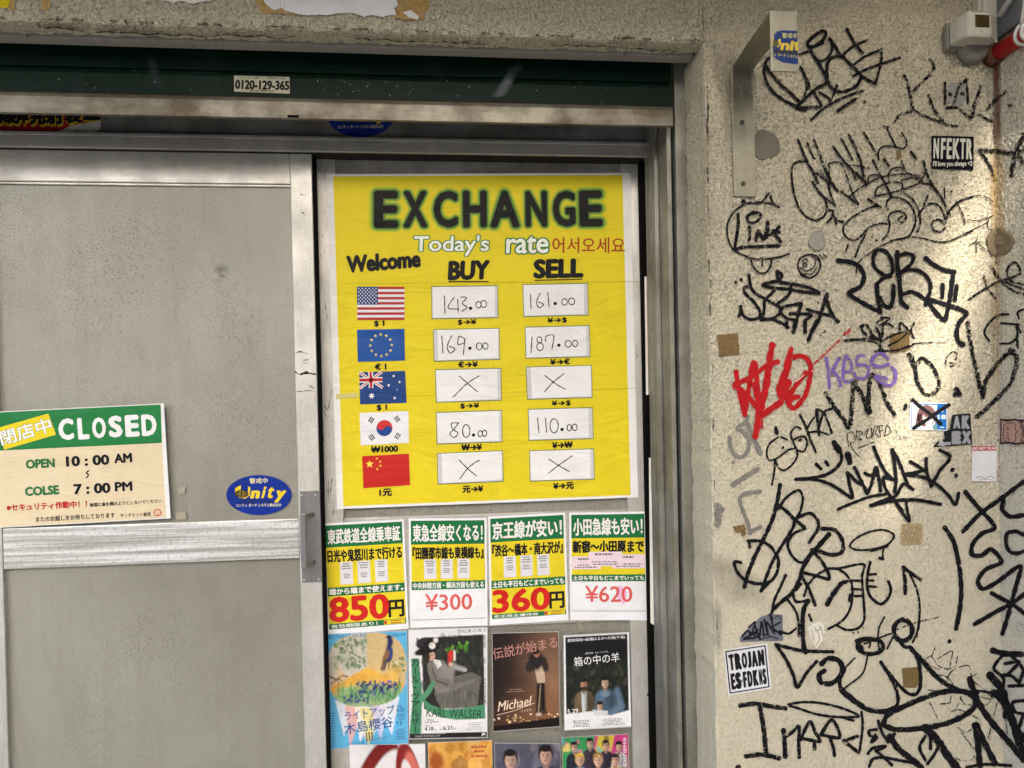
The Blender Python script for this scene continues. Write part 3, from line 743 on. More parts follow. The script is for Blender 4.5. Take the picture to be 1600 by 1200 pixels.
g.tube([(pc.x - 0.016, 1.478, pc.z + 0.018), (pc.x - 0.012, 1.475, pc.z + 0.05), (pc.x - 0.01, 1.47, pc.z + 0.11), (pc.x - 0.006, 1.46, pc.z + 0.3)], 0.0038, 8)
tag(g.build('white_cable', M['white_plastic']), 'white cable wound round the red pipe and rising along it', 'cable')
g = MB(); g.box(XS - 0.010, XS - 0.0005, 1.44, 1.572, pc.z + 0.034, pc.z + 0.4, 0.002)
tag(g.build('mounting_plate', mat_plain('grey_paint', (0.16, 0.17, 0.18), 0.6, 0, 0.35, 60)), 'grubby grey mounting plate on the side wall above the red pipe', 'plate')
g = MB(); q0 = Vector((XS - 0.018, 1.548, pc.z + 0.075)); g.tube([q0, (XS - 0.018, 1.50, pc.z + 0.105), (XS - 0.018, 1.43, pc.z + 0.15), (XS - 0.018, 1.2, pc.z + 0.30)], 0.007, 12)
tag(g.build('conduit', M['white_plastic']), 'thin pale conduit slanting across the grey plate', 'conduit')
# ================================================================== printed sheets on the doors
Sheet.LAYER = 0.00008
WHITE = rgb(236, 234, 230); BLK = (0.007, 0.007, 0.007); YEL = rgb(228, 208, 38); GRN = rgb(30, 112, 62); RED = rgb(212, 42, 34)
C2, C5, C7 = crop(530, 0, 2.963), crop(530, 400, 2.963), crop(490, 795, 2.963)

s = Sheet(on_right, 0.0012, seed=2)
s.poly([(510, 272), (984.5, 270), (997, 777), (526.5, 795.5)], WHITE, 0, 0.0008)
s.poly([(520.5, 275.5), (972.5, 273.5), (985.5, 773.5), (536.5, 791)], YEL, 1)
# sellotape bands and the joint between the two printed halves
TAPE = rgb(222, 204, 70)
for q in ([(-12, 128), (445, 118), (445, 138), (-10, 150)], [(-10, 640), (440, 612), (442, 640), (-8, 668)]):
    pass
for (a, b, c, d) in ((1, 128, 1390, 118), (0, 660, 1376, 612), (40, 172, 430, 168), (640, 560, 900, 552)):
    s.stroke([(a, b), (c, d)], 2.0, rgb(190, 170, 40), layer=2, tf=C5, cap=False)
for (a, b) in ((688, 480), (712, 480)): s.stroke([(a, b), (a + 22, b + 650)], 1.5, rgb(200, 182, 45), layer=2, tf=C5, cap=False)
s.poly([(-14, 640), (85, 632), (85, 655), (-14, 664)], rgb(205, 195, 120), 3, tf=C5)
# EXCHANGE with a fuzzy green glow
ex = (('E', 158, 276, 1057, 1057), ('X', 290, 416, 1057, 1056), ('C', 432, 556, 1056, 1055), ('H', 568, 690, 1055, 1054), ('A', 694, 841, 1055, 1054), ('N', 856, 970, 1053, 1052), ('G', 984, 1102, 1053, 1051), ('E', 1110, 1224, 1051, 1049))
glow = [rgb(216, 204, 44), rgb(202, 200, 50), rgb(180, 190, 54), rgb(152, 176, 58), rgb(122, 156, 60), rgb(88, 130, 56)]
def letters(sheet, L, top, tf, col, bold, halo=(), lay=4, hk=1.0):
    for hi_, (hb, hc) in enumerate(halo):
        for (ch, a, b, y0, y1) in L: sheet.text(ch, a + 13, y0 - 9, b - 13, y1 - 9, (y0 - top - 18) * hk, hc, hb, 0, lay + hi_, tf)
    for (ch, a, b, y0, y1) in L: sheet.text(ch, a + 13, y0 - 9, b - 13, y1 - 9, (y0 - top - 18) * hk, col, bold, 0, lay + len(halo), tf)
letters(s, ex, 882, C2, (0.008, 0.007, 0.006), 0.036, [(0.128 - 0.014 * i, c) for i, c in enumerate(glow)])
hl = [(0.055, rgb(70, 130, 62)), (0.042, rgb(40, 105, 60))]
s.text("Today's", 345, 1184, 690, 1182, 92, rgb(238, 240, 230), 0.02, 0.05, None, C2, [(0.07, rgb(170, 190, 60)), (0.058, rgb(60, 130, 66)), (0.05, rgb(34, 104, 60))])
s.text('rate', 775, 1172, 965, 1170, 76, rgb(238, 240, 230), 0.02, 0.05, None, C2, [(0.07, rgb(170, 190, 60)), (0.058, rgb(60, 130, 66)), (0.05, rgb(34, 104, 60))])
s.text('어서오세요', 987, 1170, 1322, 1172, 72, rgb(168, 56, 30), 0.008, 0, 14, C2)
s.text('Welcome', 40, 76, 374, 48, 72, BLK, 0.05, 0.04, 14, C5)
s.text('BUY', 508, 108, 688, 104, 80, BLK, 0.05, 0.08, 14, C5); s.rect(505, 116, 692, 121, BLK, 14, 0, C5)
s.text('SELL', 905, 100, 1124, 95, 80, BLK, 0.05, 0.04, 14, C5); s.stroke([(904, 113), (1126, 107)], 5, BLK, layer=14, tf=C5, cap=False)
for (t, a, b, y0, y1, h) in (('$ 1', 163, 208, 328, 326, 27), ('€ 1', 167, 217, 526, 524, 26), ('$ 1', 175, 220, 717, 715, 27), ('₩1000', 150, 271, 910, 905, 28), ('1元', 188, 242, 1112, 1109, 32),
        ('$→¥', 550, 633, 320, 318, 25), ('€→¥', 552, 640, 515, 513, 25), ('$→¥', 562, 647, 708, 705, 25), ('₩→¥', 568, 659, 900, 897, 27), ('元→¥', 572, 665, 1096, 1092, 30),
        ('¥→$', 965, 1053, 312, 309, 25), ('¥→€', 978, 1066, 503, 500, 25), ('¥→$', 985, 1070, 696, 693, 25), ('¥→₩', 988, 1079, 890, 886, 27), ('¥→元', 993, 1085, 1081, 1077, 30)):
    s.text(t, a, y0, b, y1, h, BLK, 0.05, 0.03, 14, C5)
poster = s.build('rate_poster', M['paper'], None, 'large yellow EXCHANGE rate poster taped across the right door', 'poster')

def flag(name, q, label):
    f = Sheet(on_right, 0.0026); f.tf = quadmap(q, C5, 150, 100); return f
def fin(f, label): f.build('flag', M['paper'], poster, label)
f = flag('us', ((82, 142), (302, 142), (302, 296), (84, 297)), '')
f.rect(0, 0, 150, 100, rgb(228, 226, 228), 0)
for k in range(0, 13, 2): f.rect(0, k * 100 / 13, 150, (k + 1) * 100 / 13, rgb(176, 52, 54), 1)
f.rect(0, 0, 66, 54, rgb(38, 66, 124), 2)
for r in range(9):
    for c in range(6 if r % 2 == 0 else 5): f.star(5.5 + c * 11 + (5.5 if r % 2 else 0), 5.4 + r * 5.4, 3.0, WHITE, 5, 0.45, layer=3)
fin(f, 'flag printed with red and white stripes and a starry blue corner')
f = flag('eu', ((82, 341), (302, 337), (305, 484), (86, 490)), ''); f.rect(0, 0, 150, 100, rgb(36, 84, 156), 0)
for k in range(12): f.star(75 + 34 * math.sin(R(30 * k)), 50 - 34 * math.cos(R(30 * k)), 5.6, rgb(238, 214, 90), layer=1)
fin(f, 'blue flag printed with a ring of yellow stars')
f = flag('au', ((92, 538), (305, 532), (312, 680), (97, 687)), ''); f.rect(0, 0, 150, 100, rgb(38, 70, 128), 0)
def union(f):
    W, Rr = WHITE, rgb(190, 46, 52)
    for (a, b, w, c, l) in (((0, 0), (75, 50), 9, W, 1), ((75, 0), (0, 50), 9, W, 1), ((0, 0), (75, 50), 3.2, Rr, 2), ((75, 0), (0, 50), 3.2, Rr, 2)): f.stroke([a, b], w, c, layer=l, jit=0, cap=False)
    f.rect(30, 0, 45, 50, W, 3); f.rect(0, 17, 75, 33, W, 3); f.rect(33.5, 0, 41.5, 50, Rr, 4); f.rect(0, 20.5, 75, 29.5, Rr, 4)
union(f)
f.star(38, 75, 10.5, WHITE, 7, 0.45, layer=1)
for (x, y, r) in ((112, 15, 5), (130, 34, 5), (95, 43, 5.2), (112, 84, 5.4), (122, 58, 2.6)): f.star(x, y, r, WHITE, 7 if r > 3 else 5, 0.45, layer=1)
fin(f, 'dark blue flag printed with white stars and a red cross corner')
f = flag('kr', ((95, 727), (320, 718), (323, 865), (100, 877)), ''); f.rect(0, 0, 150, 100, rgb(232, 231, 234), 0)
rt = R(33.7)
def half(f, c, a0, lay):
    pts = [(75 + 25 * math.cos(a), 50 + 25 * math.sin(a)) for a in np.linspace(a0, a0 + math.pi, 20)]; f.poly(pts, c, lay)
half(f, rgb(200, 52, 52), rt + math.pi, 1); half(f, rgb(36, 74, 144), rt, 1)
ux, uy = math.cos(rt), math.sin(rt)
f.ell(75 - ux * 12.5, 50 - uy * 12.5, 12.5, 12.5, rgb(200, 52, 52), 2, 20); f.ell(75 + ux * 12.5, 50 + uy * 12.5, 12.5, 12.5, rgb(36, 74, 144), 2, 20)
for (sx, sy, br_k) in ((-1, -1, (1, 1, 1)), (1, -1, (0, 1, 0)), (-1, 1, (1, 0, 1)), (1, 1, (0, 0, 0))):
    cx_, cy_ = 75 + sx * 40, 50 + sy * 27; dx, dy = sx * ux, sy * uy
    for i, whole in enumerate(br_k):
        qx, qy = cx_ + dx * (i - 1) * 5.4, cy_ + dy * (i - 1) * 5.4
        for (u0, u1) in (((-9, 9),) if whole else ((-9, -1), (1, 9))): f.stroke([(qx - dy * u0, qy + dx * u0), (qx - dy * u1, qy + dx * u1)], 3.4, BLK, layer=1, jit=0, cap=False)
fin(f, 'white flag printed with a red and blue circle between black bars')
f = flag('cn', ((106, 927), (323, 915), (328, 1061), (112, 1075)), ''); f.rect(0, 0, 150, 100, rgb(196, 42, 36), 0)
f.star(23, 26, 14, rgb(236, 206, 70), layer=1)
for (x, y, r) in ((47, 10, 25), (57, 20, 0), (57, 33, -15), (47, 43, -30)): f.star(x, y, 5, rgb(236, 206, 70), rot=-90 + r, layer=1)
fin(f, 'red flag printed with one large and four small yellow stars')

# rate cards taped on the poster, each with its handwriting
def O(x, y, rx, ry): return [(x + rx * math.cos(a), y + ry * math.sin(a)) for a in np.linspace(-1.9, 4.4, 12)]
cards = [
 (((428, 142), (733, 138), (735, 285), (430, 290)), 'white card handwritten 143.00 in the dollar row under BUY', [[(487, 185), (490, 268)], [(532, 190), (504, 240), (553, 246)], [(549, 200), (551, 262)], [(562, 190), (590, 193), (570, 220), (592, 238), (568, 256)], O(645, 226, 12, 15), O(669, 222, 13, 16)], (608, 242)),
 (((436, 342), (740, 335), (743, 478), (440, 487)), 'white card handwritten 169.00 in the euro row under BUY', [[(475, 370), (480, 450)], [(521, 368), (500, 420), (514, 450), (536, 430), (508, 418)], [(580, 382), (556, 372), (550, 408), (578, 402), (581, 382), (575, 458)], O(648, 418, 13, 16), O(677, 417, 12, 15)], (605, 427)),
 (((445, 527), (748, 520), (751, 667), (450, 677)), 'white card crossed out in the Australian dollar row under BUY', [[(555, 555), (600, 595), (640, 628)], [(648, 555), (590, 592), (528, 653)]], None),
 (((449, 725), (752, 715), (754, 860), (453, 870)), 'white card handwritten 80.00 in the won row under BUY', [[(552, 773), (520, 775), (524, 800), (550, 820), (532, 840), (512, 825), (532, 800), (554, 772)], O(588, 810, 17, 30), O(653, 823, 10, 14), O(673, 821, 10, 14)], (622, 829)),
 (((454, 915), (756, 902), (759, 1043), (458, 1056)), 'white card crossed out in the yuan row under BUY', [[(556, 945), (595, 985), (635, 1018)], [(648, 945), (600, 978), (557, 1033)]], None),
 (((850, 133), (1150, 127), (1153, 273), (854, 280)), 'white card handwritten 161.00 in the dollar row under SELL', [[(886, 178), (888, 242)], [(931, 172), (914, 212), (925, 240), (946, 224), (922, 213)], [(965, 170), (972, 236)], O(1043, 213, 13, 15), O(1076, 210, 14, 16)], (1000, 220)),
 (((861, 330), (1158, 322), (1161, 466), (864, 473)), 'white card handwritten 187.00 in the euro row under SELL', [[(893, 375), (888, 448)], O(927, 388, 11, 14), O(930, 420, 15, 18), [(955, 395), (957, 372), (992, 368), (985, 432)], O(1060, 407, 14, 15), O(1092, 405, 12, 15)], (1017, 413)),
 (((865, 515), (1168, 507), (1171, 655), (872, 663)), 'white card crossed out in the Australian dollar row under SELL', [[(952, 553), (1000, 590), (1046, 617)], [(1040, 545), (990, 585), (950, 629)]], None),
 (((875, 710), (1172, 702), (1176, 845), (879, 853)), 'white card handwritten 110.00 in the won row under SELL', [[(918, 750), (925, 818)], [(955, 750), (960, 816)], O(995, 786, 19, 33), O(1065, 795, 10, 15), O(1090, 793, 11, 15)], (1032, 803)),
 (((881, 902), (1178, 893), (1181, 1033), (884, 1042)), 'white card crossed out in the yuan row under SELL', [[(970, 940), (1020, 972), (1065, 998)], [(1078, 925), (1015, 970), (968, 1006)]], None),
]
for i, (q, lab, st, dot) in enumerate(cards):
    c = Sheet(on_right, 0.0028, C5, seed=i + 20)
    cx_ = sum(p[0] for p in q) / 4; cy_ = sum(p[1] for p in q) / 4
    c.poly([(cx_ + (x - cx_) * 1.012, cy_ + (y - cy_) * 1.03) for x, y in q], rgb(70, 96, 60), 0, 0.0002)
    w1 = 12 + (i * 7) % 10
    c.poly([(cx_ + (x - cx_) * .995 , cy_ + (y - cy_) * .985) for x, y in q], rgb(206, 206, 204), 2, 0.0002)
    q2 = [(q[0][0] + 4, q[0][1] + 2), (q[1][0] - w1, q[1][1] + 3), (q[2][0] - w1 - 2, q[2][1] - 6), (q[3][0] + 4, q[3][1] - 3)]
    if i % 3 == 1: q2 = [(x + w1 - 4, y - 2) for x, y in q2]
    c.poly(q2, rgb(236, 235, 233), 6, 0.0003)
    for pts in st: c.stroke(pts, 4.6, BLK, layer=8, jit=0.12, step=3)
    if dot: c.ell(dot[0], dot[1], 8.5, 8, BLK, 8, 12)
    c.build('rate_card', M['paper'], None, lab, 'card', 'rate cards taped on the exchange poster')

# ------------------------------------------------------------------ price sheets
def tick(sh, x, y, w, h, col, n, lay=9, seed=0):
    r = random.Random(seed)
    for k in range(n):
        yy = y + h * (k + .5) / n; ww = w * r.uniform(.5, .95)
        xx = x + (w - ww) / 2; a = xx
        while a < xx + ww:
            b = a + r.uniform(w * .04, w * .12); sh.rect(a, yy - h / n * .26, min(b, xx + ww), yy + h / n * .22, col, lay); a = b + w * .03
def price(q, rows, l1, l2, l3, label, kind, l4=None, num=None, seed=0):
    sh = Sheet(on_right, 0.0012, quadmap(q, C7, 100, 142), seed)
    m = 2.6
    sh.rect(0, 0, 100, 142, rgb(240, 240, 242), 0, 0.0008)
    g1, y1, g2, y2, g3 = rows
    sh.rect(m, 3, 100 - m, g1, GRN, 1); sh.rect(m, g1, 100 - m, y1, YEL, 1); sh.rect(m, y1, 100 - m, g2, GRN, 1)
    sh.text(l1, 5.5, g1 - 4, 94.5, g1 - 4, g1 - 12, WHITE, 0.034, 0, 4)
    sh.text(l2, 4.5, g1 + 19, 95.5, g1 + 19, 15.5, BLK, 0.05, 0, 4)
    sh.text(l3, 4.5, g2 - 1.6, 95.5, g2 - 1.6, g2 - y1 - 3.2, WHITE, 0.03, 0, 4)
    TK = (0.10, 0.10, 0.10)
    if kind in 'ABC':
        for k in range(3):
            a = 19 + k * 21.5; sh.rect(a, g1 + 19.5, a + 15.5, y1 - 3, rgb(224, 222, 224), 3)
            tick(sh, a + 1, g1 + 20.5, 13.5, 9, TK, 3, 5, k + seed); tick(sh, a + 2, g1 + 34 if y1 - g1 > 50 else g1 + 31, 11.5, 7, TK, 3, 5, k + 7 + seed)
    else:
        for j, (a, b, c, d) in enumerate(((3, 30, 40, 47), (55, 28, 97, 46), (25, 24, 68, 43))):
            sh.rect(a, g1 + b - 6, c, g1 + d - 6, rgb(236, 214, 224), 3 + 2 * j)
            tick(sh, a + 2, g1 + b - 5, (c - a) * .8, 5, TK, 1, 4 + 2 * j, a); tick(sh, a + 1, g1 + d - 13, (c - a) * .92, 6, TK, 2, 4 + 2 * j, a + 1)
    if kind in 'AC':
        sh.rect(m, g2, 100 - m, y2, YEL, 1); sh.rect(m, y2, 100 - m, g3, GRN, 1)
        sh.text(num, 5, y2 - 2.5, 76, y2 - 2.5, y2 - g2 - 5, rgb(206, 34, 26), 0.034, 0, 4); sh.text('円', 77, y2 - 3, 95, y2 - 3, 21, BLK, 0.03, 0, 4)
        sh.text(l4, 5, g3 - 1, 62, g3 - 1, g3 - y2 - 2.2, WHITE, 0.02, 0, 4); sh.rect(70, y2 + .6, 96, g3 - .6, YEL, 4); tick(sh, 74, y2 + .6, 22, g3 - y2 - 1, rgb(170, 40, 40), 2, 6, 3); sh.ell(72, (y2 + g3) / 2, 2.2, 2.2, rgb(200, 60, 40), 6, 12)
    else:
        sh.rect(m, g2, 100 - m, y2, rgb(234, 234, 236), 1)
        sh.poly([(m + 1, g2 + 1.5), (97, g2 + 2.5), (96, y2 - 1), (m + .6, y2 - 2)], rgb(238, 238, 240), 2)
        sh.text(num, 20, y2 - 12, 80, y2 - 12, 21, rgb(218, 92, 84), 0.012, 0, 4)
        if kind == 'D': sh.poly([(58, g2 + 8), (66, g2 + 5), (74, g2 + 14), (70, y2 - 8), (62, y2 - 14)], rgb(236, 190, 226), 3)
        sh.stroke([(m, y2), (100 - m, y2)], 0.7, (0.15, 0.16, 0.15), layer=3, cap=False)
    return sh.build('price_sheet', M['laminate'], None, label, 'sign', 'price sheets in a row under the exchange poster')
price(((42, 68), (418, 48), (440, 555), (64, 586)), (31, 82, 93, 128, 135), '東武鉄道全線乗車証', '日光や鬼怒川まで行ける', '端から端まで使えます。', 'green and yellow price sheet with a big red 850', 'A', '有効期限あり！', '850', 1)
price(((440, 45), (800, 42), (806, 540), (447, 552)), (34, 82, 93, 132, 0), '東急全線安くなる！', '『田園都市線も東横線も』', '中央林間方面・横浜方面も使える', 'green and yellow price sheet with a pink ¥300 on white', 'B', None, '¥300', 2)
price(((808, 36), (1165, 17), (1180, 515), (817, 540)), (34, 84, 95, 128, 134), '京王線が安い！', '『渋谷～橋本・南大沢が』', '土日も平日もどこまでいっても', 'green and yellow price sheet with a big red 360', 'C', '京王株主優待券', '360', 3)
price(((1183, 18), (1540, 12), (1548, 516), (1188, 515)), (34, 82, 91, 130, 0), '小田急線も安い！', '新宿～小田原まで', '土日も平日もどこまでいっても', 'green and yellow price sheet with a pink ¥620 smeared purple', 'D', None, '¥620', 4)

# ------------------------------------------------------------------ flyers: pictures painted point by point
def lv(c): return np.array(rgb(*c))
class Pic:
    """a little painting: soft ellipses, polygons and grain over a grid; returns linear colours"""
    def __init__(s, U, V, base): s.U, s.V = U, V; s.I = np.ones(U.shape + (3,)) * lv(base); s.r = np.random.RandomState(3)
    def put(s, m, c):
        m = np.clip(m, 0, 1)[..., None]; s.I = s.I * (1 - m) + lv(c) * m; return s
    def ell(s, x, y, rx, ry, c, soft=0.12, rot=0, a=1.0):
        k, n = math.cos(R(rot)), math.sin(R(rot)); dx, dy = s.U - x, (s.V - y)
        d = np.sqrt(((dx * k + dy * n) / rx) ** 2 + ((-dx * n + dy * k) / ry) ** 2); return s.put(a * (1 - (d - 1) / soft - 0.5).clip(0, 1), c)
    def poly(s, P_, c, a=1.0):
        acc = np.zeros(s.U.shape); h = 0.5 / s.U.shape[1]; hv = 0.5 / s.U.shape[0]
        for (ou, ov) in ((-h, -hv), (h, -hv), (-h, hv), (h, hv)):
            u, v = s.U + ou * .5, s.V + ov * .5; ins = np.zeros(u.shape, bool); n = len(P_)
            for i in range(n):
                (x0, y0), (x1, y1) = P_[i], P_[(i + 1) % n]
                if y0 == y1: continue
                cnd = ((y0 > v) != (y1 > v)) & (u < (x1 - x0) * (v - y0) / (y1 - y0) + x0); ins ^= cnd
            acc += ins
        return s.put(a * acc / 4, c)
    def blobs(s, n, x0, x1, y0, y1, rr, cols, seed=0, a=.9):
        r = random.Random(seed)
        for k in range(n): s.ell(r.uniform(x0, x1), r.uniform(y0, y1), r.uniform(*rr), r.uniform(*rr), r.choice(cols), .4, r.uniform(0, 180), a)
        return s
    def grain(s, a=0.12, n=5):
        f = np.zeros(s.U.shape)
        for k in range(1, n + 1):
            g = s.r.rand(2 ** k * 3 + 2, 2 ** k * 2 + 2); x = s.U * (2 ** k * 2); y = s.V * (2 ** k * 3)
            i, j = np.floor(x).astype(int), np.floor(y).astype(int); fx, fy = x - i, y - j; fx = fx * fx * (3 - 2 * fx); fy = fy * fy * (3 - 2 * fy)
            f += ((g[j, i] * (1 - fx) + g[j, i + 1] * fx) * (1 - fy) + (g[j + 1, i] * (1 - fx) + g[j + 1, i + 1] * fx) * fy - .5) / 1.3 ** k
        s.I = np.clip(s.I * (1 + a * 2 * f[..., None]), 0.002, 1); return s
    def line(s, pts, w, c, a=1.0):
        for (x0, y0), (x1, y1) in zip(pts, pts[1:]):
            L2 = (x1 - x0) ** 2 + (y1 - y0) ** 2; t = (((s.U - x0) * (x1 - x0) + (s.V - y0) * (y1 - y0)) / L2).clip(0, 1)
            d = np.hypot(s.U - x0 - t * (x1 - x0), s.V - y0 - t * (y1 - y0)); s.put(a * (1.5 - d / w).clip(0, 1), c)
        return s
    def person(s, x, y, h, coat, hair, skin, sh=1.0, top=None, turn=0.0):
        """a plain generic bust: shoulders, neck, head, hair (sheets are 1.41 times as tall as wide)"""
        A = 1.41
        def E(dx, dy, rx, ry, c, soft=.2, rot=0, a=1.0): s.ell(x + dx * h * A, y + dy * h, rx * h * A, ry * h, c, soft, rot, a)
        def Pp(pts, c, a=1.0): s.poly([(x + u * h * A, y + v * h) for u, v in pts], c, a)
        dk = lambda c, q: tuple(max(0, min(255, int(v * q))) for v in c)
        E(0, 1.55, .86 * sh, .95, coat, .15); Pp([(-.82 * sh, 1.5), (.82 * sh, 1.5), (.98 * sh, 3), (-.98 * sh, 3)], coat)
        E(-.4, 1.3, .35, .45, dk(coat, 1.3), 1.0, 0, .5); E(.5, 1.9, .5, 1.0, dk(coat, .5), 1.0, 0, .6)
        s.blobs(16, x - .8 * h * A, x + .8 * h * A, y + h * 1.2, y + h * 2.6, (h * .06, h * .2), [dk(coat, .7), dk(coat, 1.2)], int(x * 777), .4)
        if top: Pp([(-.26, .75), (.26, .75), (.2, 2.8), (-.2, 2.8)], top); Pp([(.05, .85), (.26, .75), (.2, 2.8), (.08, 2.8)], dk(top, .6), .6)
        E(0, .60, .17, .34, dk(skin, .72)); E(0, -.02, .40, .52, hair, .2); E(turn, .10, .31, .43, skin, .2); E(.16 + turn, .16, .18, .38, dk(skin, .6), .9, 0, .6)
        E(-.02 + turn, -.34, .33, .19, hair, .3); s.blobs(14, x - .32 * h * A, x + .32 * h * A, y - h * .5, y - h * .22, (h * .04, h * .12), [dk(hair, .7), dk(hair, 1.35), dk(hair, 1.8)], int(x * 99), .45)
        for e in (-1, 1): E(e * .125 + turn * 1.4, .06, .055, .028, (44, 32, 30), .7, 0, .85); E(e * .13 + turn * 1.4, -.02, .085, .02, dk(hair, 1.1), .8, 0, .7)
        E(turn * 1.6, .20, .035, .07, dk(skin, .78), 1.0, 0, .6); E(turn * 1.4, .34, .09, .026, (140, 78, 72), .7, 0, .85)
        return s
def curled(q, mode, seed):
    """the right leaf's face with the sheet lifting off it a little towards its free edges"""
    (ax, ay), (bx_, by_), _, (dx, dy) = [C7(*p) for p in q]
    ux, uy, vx_, vy_ = bx_ - ax, by_ - ay, dx - ax, dy - ay; det = ux * vy_ - uy * vx_
    r = random.Random(seed); k1, k2, ph = r.uniform(.3, 1), r.uniform(.3, 1), r.uniform(0, 6)
    def f(px, py, off=0.0):
        x, y = px - ax, py - ay; u = (x * vy_ - y * vx_) / det; v = (ux * y - uy * x) / det
        if mode == 'row': l = 0.009 * max(0, (.16 - v) / .16) ** 1.6 * (.5 + .5 * math.sin(8 * u + ph)) + 0.0008 * math.sin(6 * u + 4 * v)
        else:
            l = 0.009 * k1 * (max(0, u - .62) / .38) ** 2 * (max(0, v - .70) / .30) ** 1.5 + 0.007 * k2 * (max(0, .3 - u) / .3) ** 2 * (max(0, v - .74) / .26) ** 1.5
            l += 0.0009 * (1 + math.sin(5 * u + 3 * v + ph)) * max(0, v)
        return on_right(px, py, off + max(l, 0))
    return f
def flyer(q, label, fn, extra, nx=92, ny=132, mat='glossy', mode='corner'):
    sh = Sheet(curled(q, mode, int(q[0][0])), 0.0014, quadmap(q, C7, 100, 141), seed=int(q[0][0]))
    sh.image(lambda U, V: np.ones(U.shape + (3,)) * np.array(rgb(200, 200, 200)), nx, ny, 0, tf=lambda x, y, m=sh.tf: m(x * 1.01 - .5, y * 1.01 - .7), w=100, h=141)
    sh.image(fn, nx, ny, 2, w=100, h=141); sh.k = 4
    if extra: extra(sh)
    return sh.build('flyer', M[mat], None, label, 'flyer', 'event flyers taped to the right door')

def f1(U, V):
    p = Pic(U, V, (92, 174, 214))
    for k, cc in enumerate([(150, 190, 220), (206, 150, 136), (230, 226, 222), (226, 214, 120), (222, 226, 236), (150, 160, 205), (225, 160, 150), (236, 232, 226), (206, 196, 90), (160, 196, 220)]):
        a = 0.02 + k * .098; p.poly([(a, .44), (a + .11, .44), (.5, .985)], cc, .8)
    for q, cc in (([(.10, .58), (.36, .64), (.20, .90)], (226, 226, 226)), ([(.22, .62), (.46, .66), (.27, 1.0)], (226, 168, 156)), ([(.34, .64), (.56, .66), (.40, .97)], (236, 230, 222)), ([(.40, .66), (.62, .66), (.51, 1.0)], (224, 212, 118)), ([(.54, .66), (.78, .62), (.66, .96)], (206, 200, 224)), ([(.64, .64), (.90, .58), (.80, .92)], (232, 232, 232))): p.poly(q, cc, .8)
    m = np.abs((U - .5) / .49) ** 2.7 + np.abs((V - .325) / .325) ** 2.7 < 1
    out = ~m & (V < .36 + .30 * np.abs(U - .5) ** .5 * 0 + .02); p.I[out] = lv((92, 174, 214))
    keep = p.I.copy()
    p.poly([(0, 0), (.5, 0), (.5, .7), (0, .7)], (198, 190, 172)); p.poly([(.5, 0), (1, 0), (1, .7), (.5, .7)], (206, 178, 124))
    p.blobs(30, .05, .49, .05, .34, (.03, .07), [(186, 182, 160), (170, 172, 150), (204, 196, 178)], 14, .5)
    p.blobs(70, .10, .49, .05, .30, (.008, .026), [(92, 122, 76), (120, 146, 98), (150, 158, 126), (74, 104, 66), (96, 116, 84)], 4, .75)
    p.line([(.02, .36), (.12, .40), (.2, .365), (.26, .38)], .008, (106, 86, 58)); p.line([(.05, .43), (.16, .395), (.22, .43)], .006, (96, 78, 52)); p.line([(.2, .06), (.28, .16), (.48, .24)], .005, (96, 100, 66)); p.line([(.3, .18), (.26, .28)], .004, (96, 100, 66))
    # a generic dark bird standing with its tail down
    p.line([(.785, .05), (.795, .09), (.775, .15)], .030, (34, 38, 88)); p.ell(.78, .045, .026, .017, (30, 34, 76)); p.line([(.76, .045), (.735, .05)], .005, (70, 62, 50)); p.line([(.785, .03), (.80, .012)], .003, (40, 40, 70))
    p.ell(.775, .20, .050, .075, (38, 42, 92), .3, 10); p.ell(.795, .19, .025, .05, (60, 70, 130), .5, 10, .7); p.ell(.735, .225, .032, .075, (136, 98, 62), .3, 28); p.line([(.73, .26), (.69, .325)], .022, (112, 84, 56)); p.line([(.745, .25), (.715, .33)], .010, (60, 58, 84)); p.line([(.775, .27), (.77, .33)], .005, (80, 64, 44))
    p.blobs(34, .82, .98, .24, .36, (.006, .02), [(120, 142, 92), (150, 160, 116), (206, 196, 160), (98, 124, 80)], 9)
    p.poly([(.5, .305), (.96, .47), (.9, .56), (.1, .56), (.04, .47)], (222, 170, 70)); p.ell(.5, .56, .48, .11, (150, 176, 126), .25); p.blobs(24, .1, .9, .34, .5, (.03, .08), [(228, 184, 90), (214, 156, 58)], 3, .35)
    r = random.Random(8)
    for k in range(130):
        x = r.uniform(.12, .90); y = r.uniform(.50, .63); p.line([(x, y), (x + r.uniform(-.03, .04), y - r.uniform(.04, .10))], .006, r.choice([(62, 128, 84), (88, 150, 96), (46, 100, 72), (118, 166, 104)]), .85)
    p.blobs(90, .36, .86, .43, .545, (.006, .017), [(44, 46, 112), (58, 56, 132), (36, 38, 90), (92, 84, 150)], 5, .9); p.blobs(40, .2, .52, .545, .61, (.006, .015), [(44, 46, 112), (60, 58, 134)], 6, .8)
    p.I = np.where(m[..., None], p.I, keep); return p.grain(.08).I
BLU = rgb(40, 84, 140)
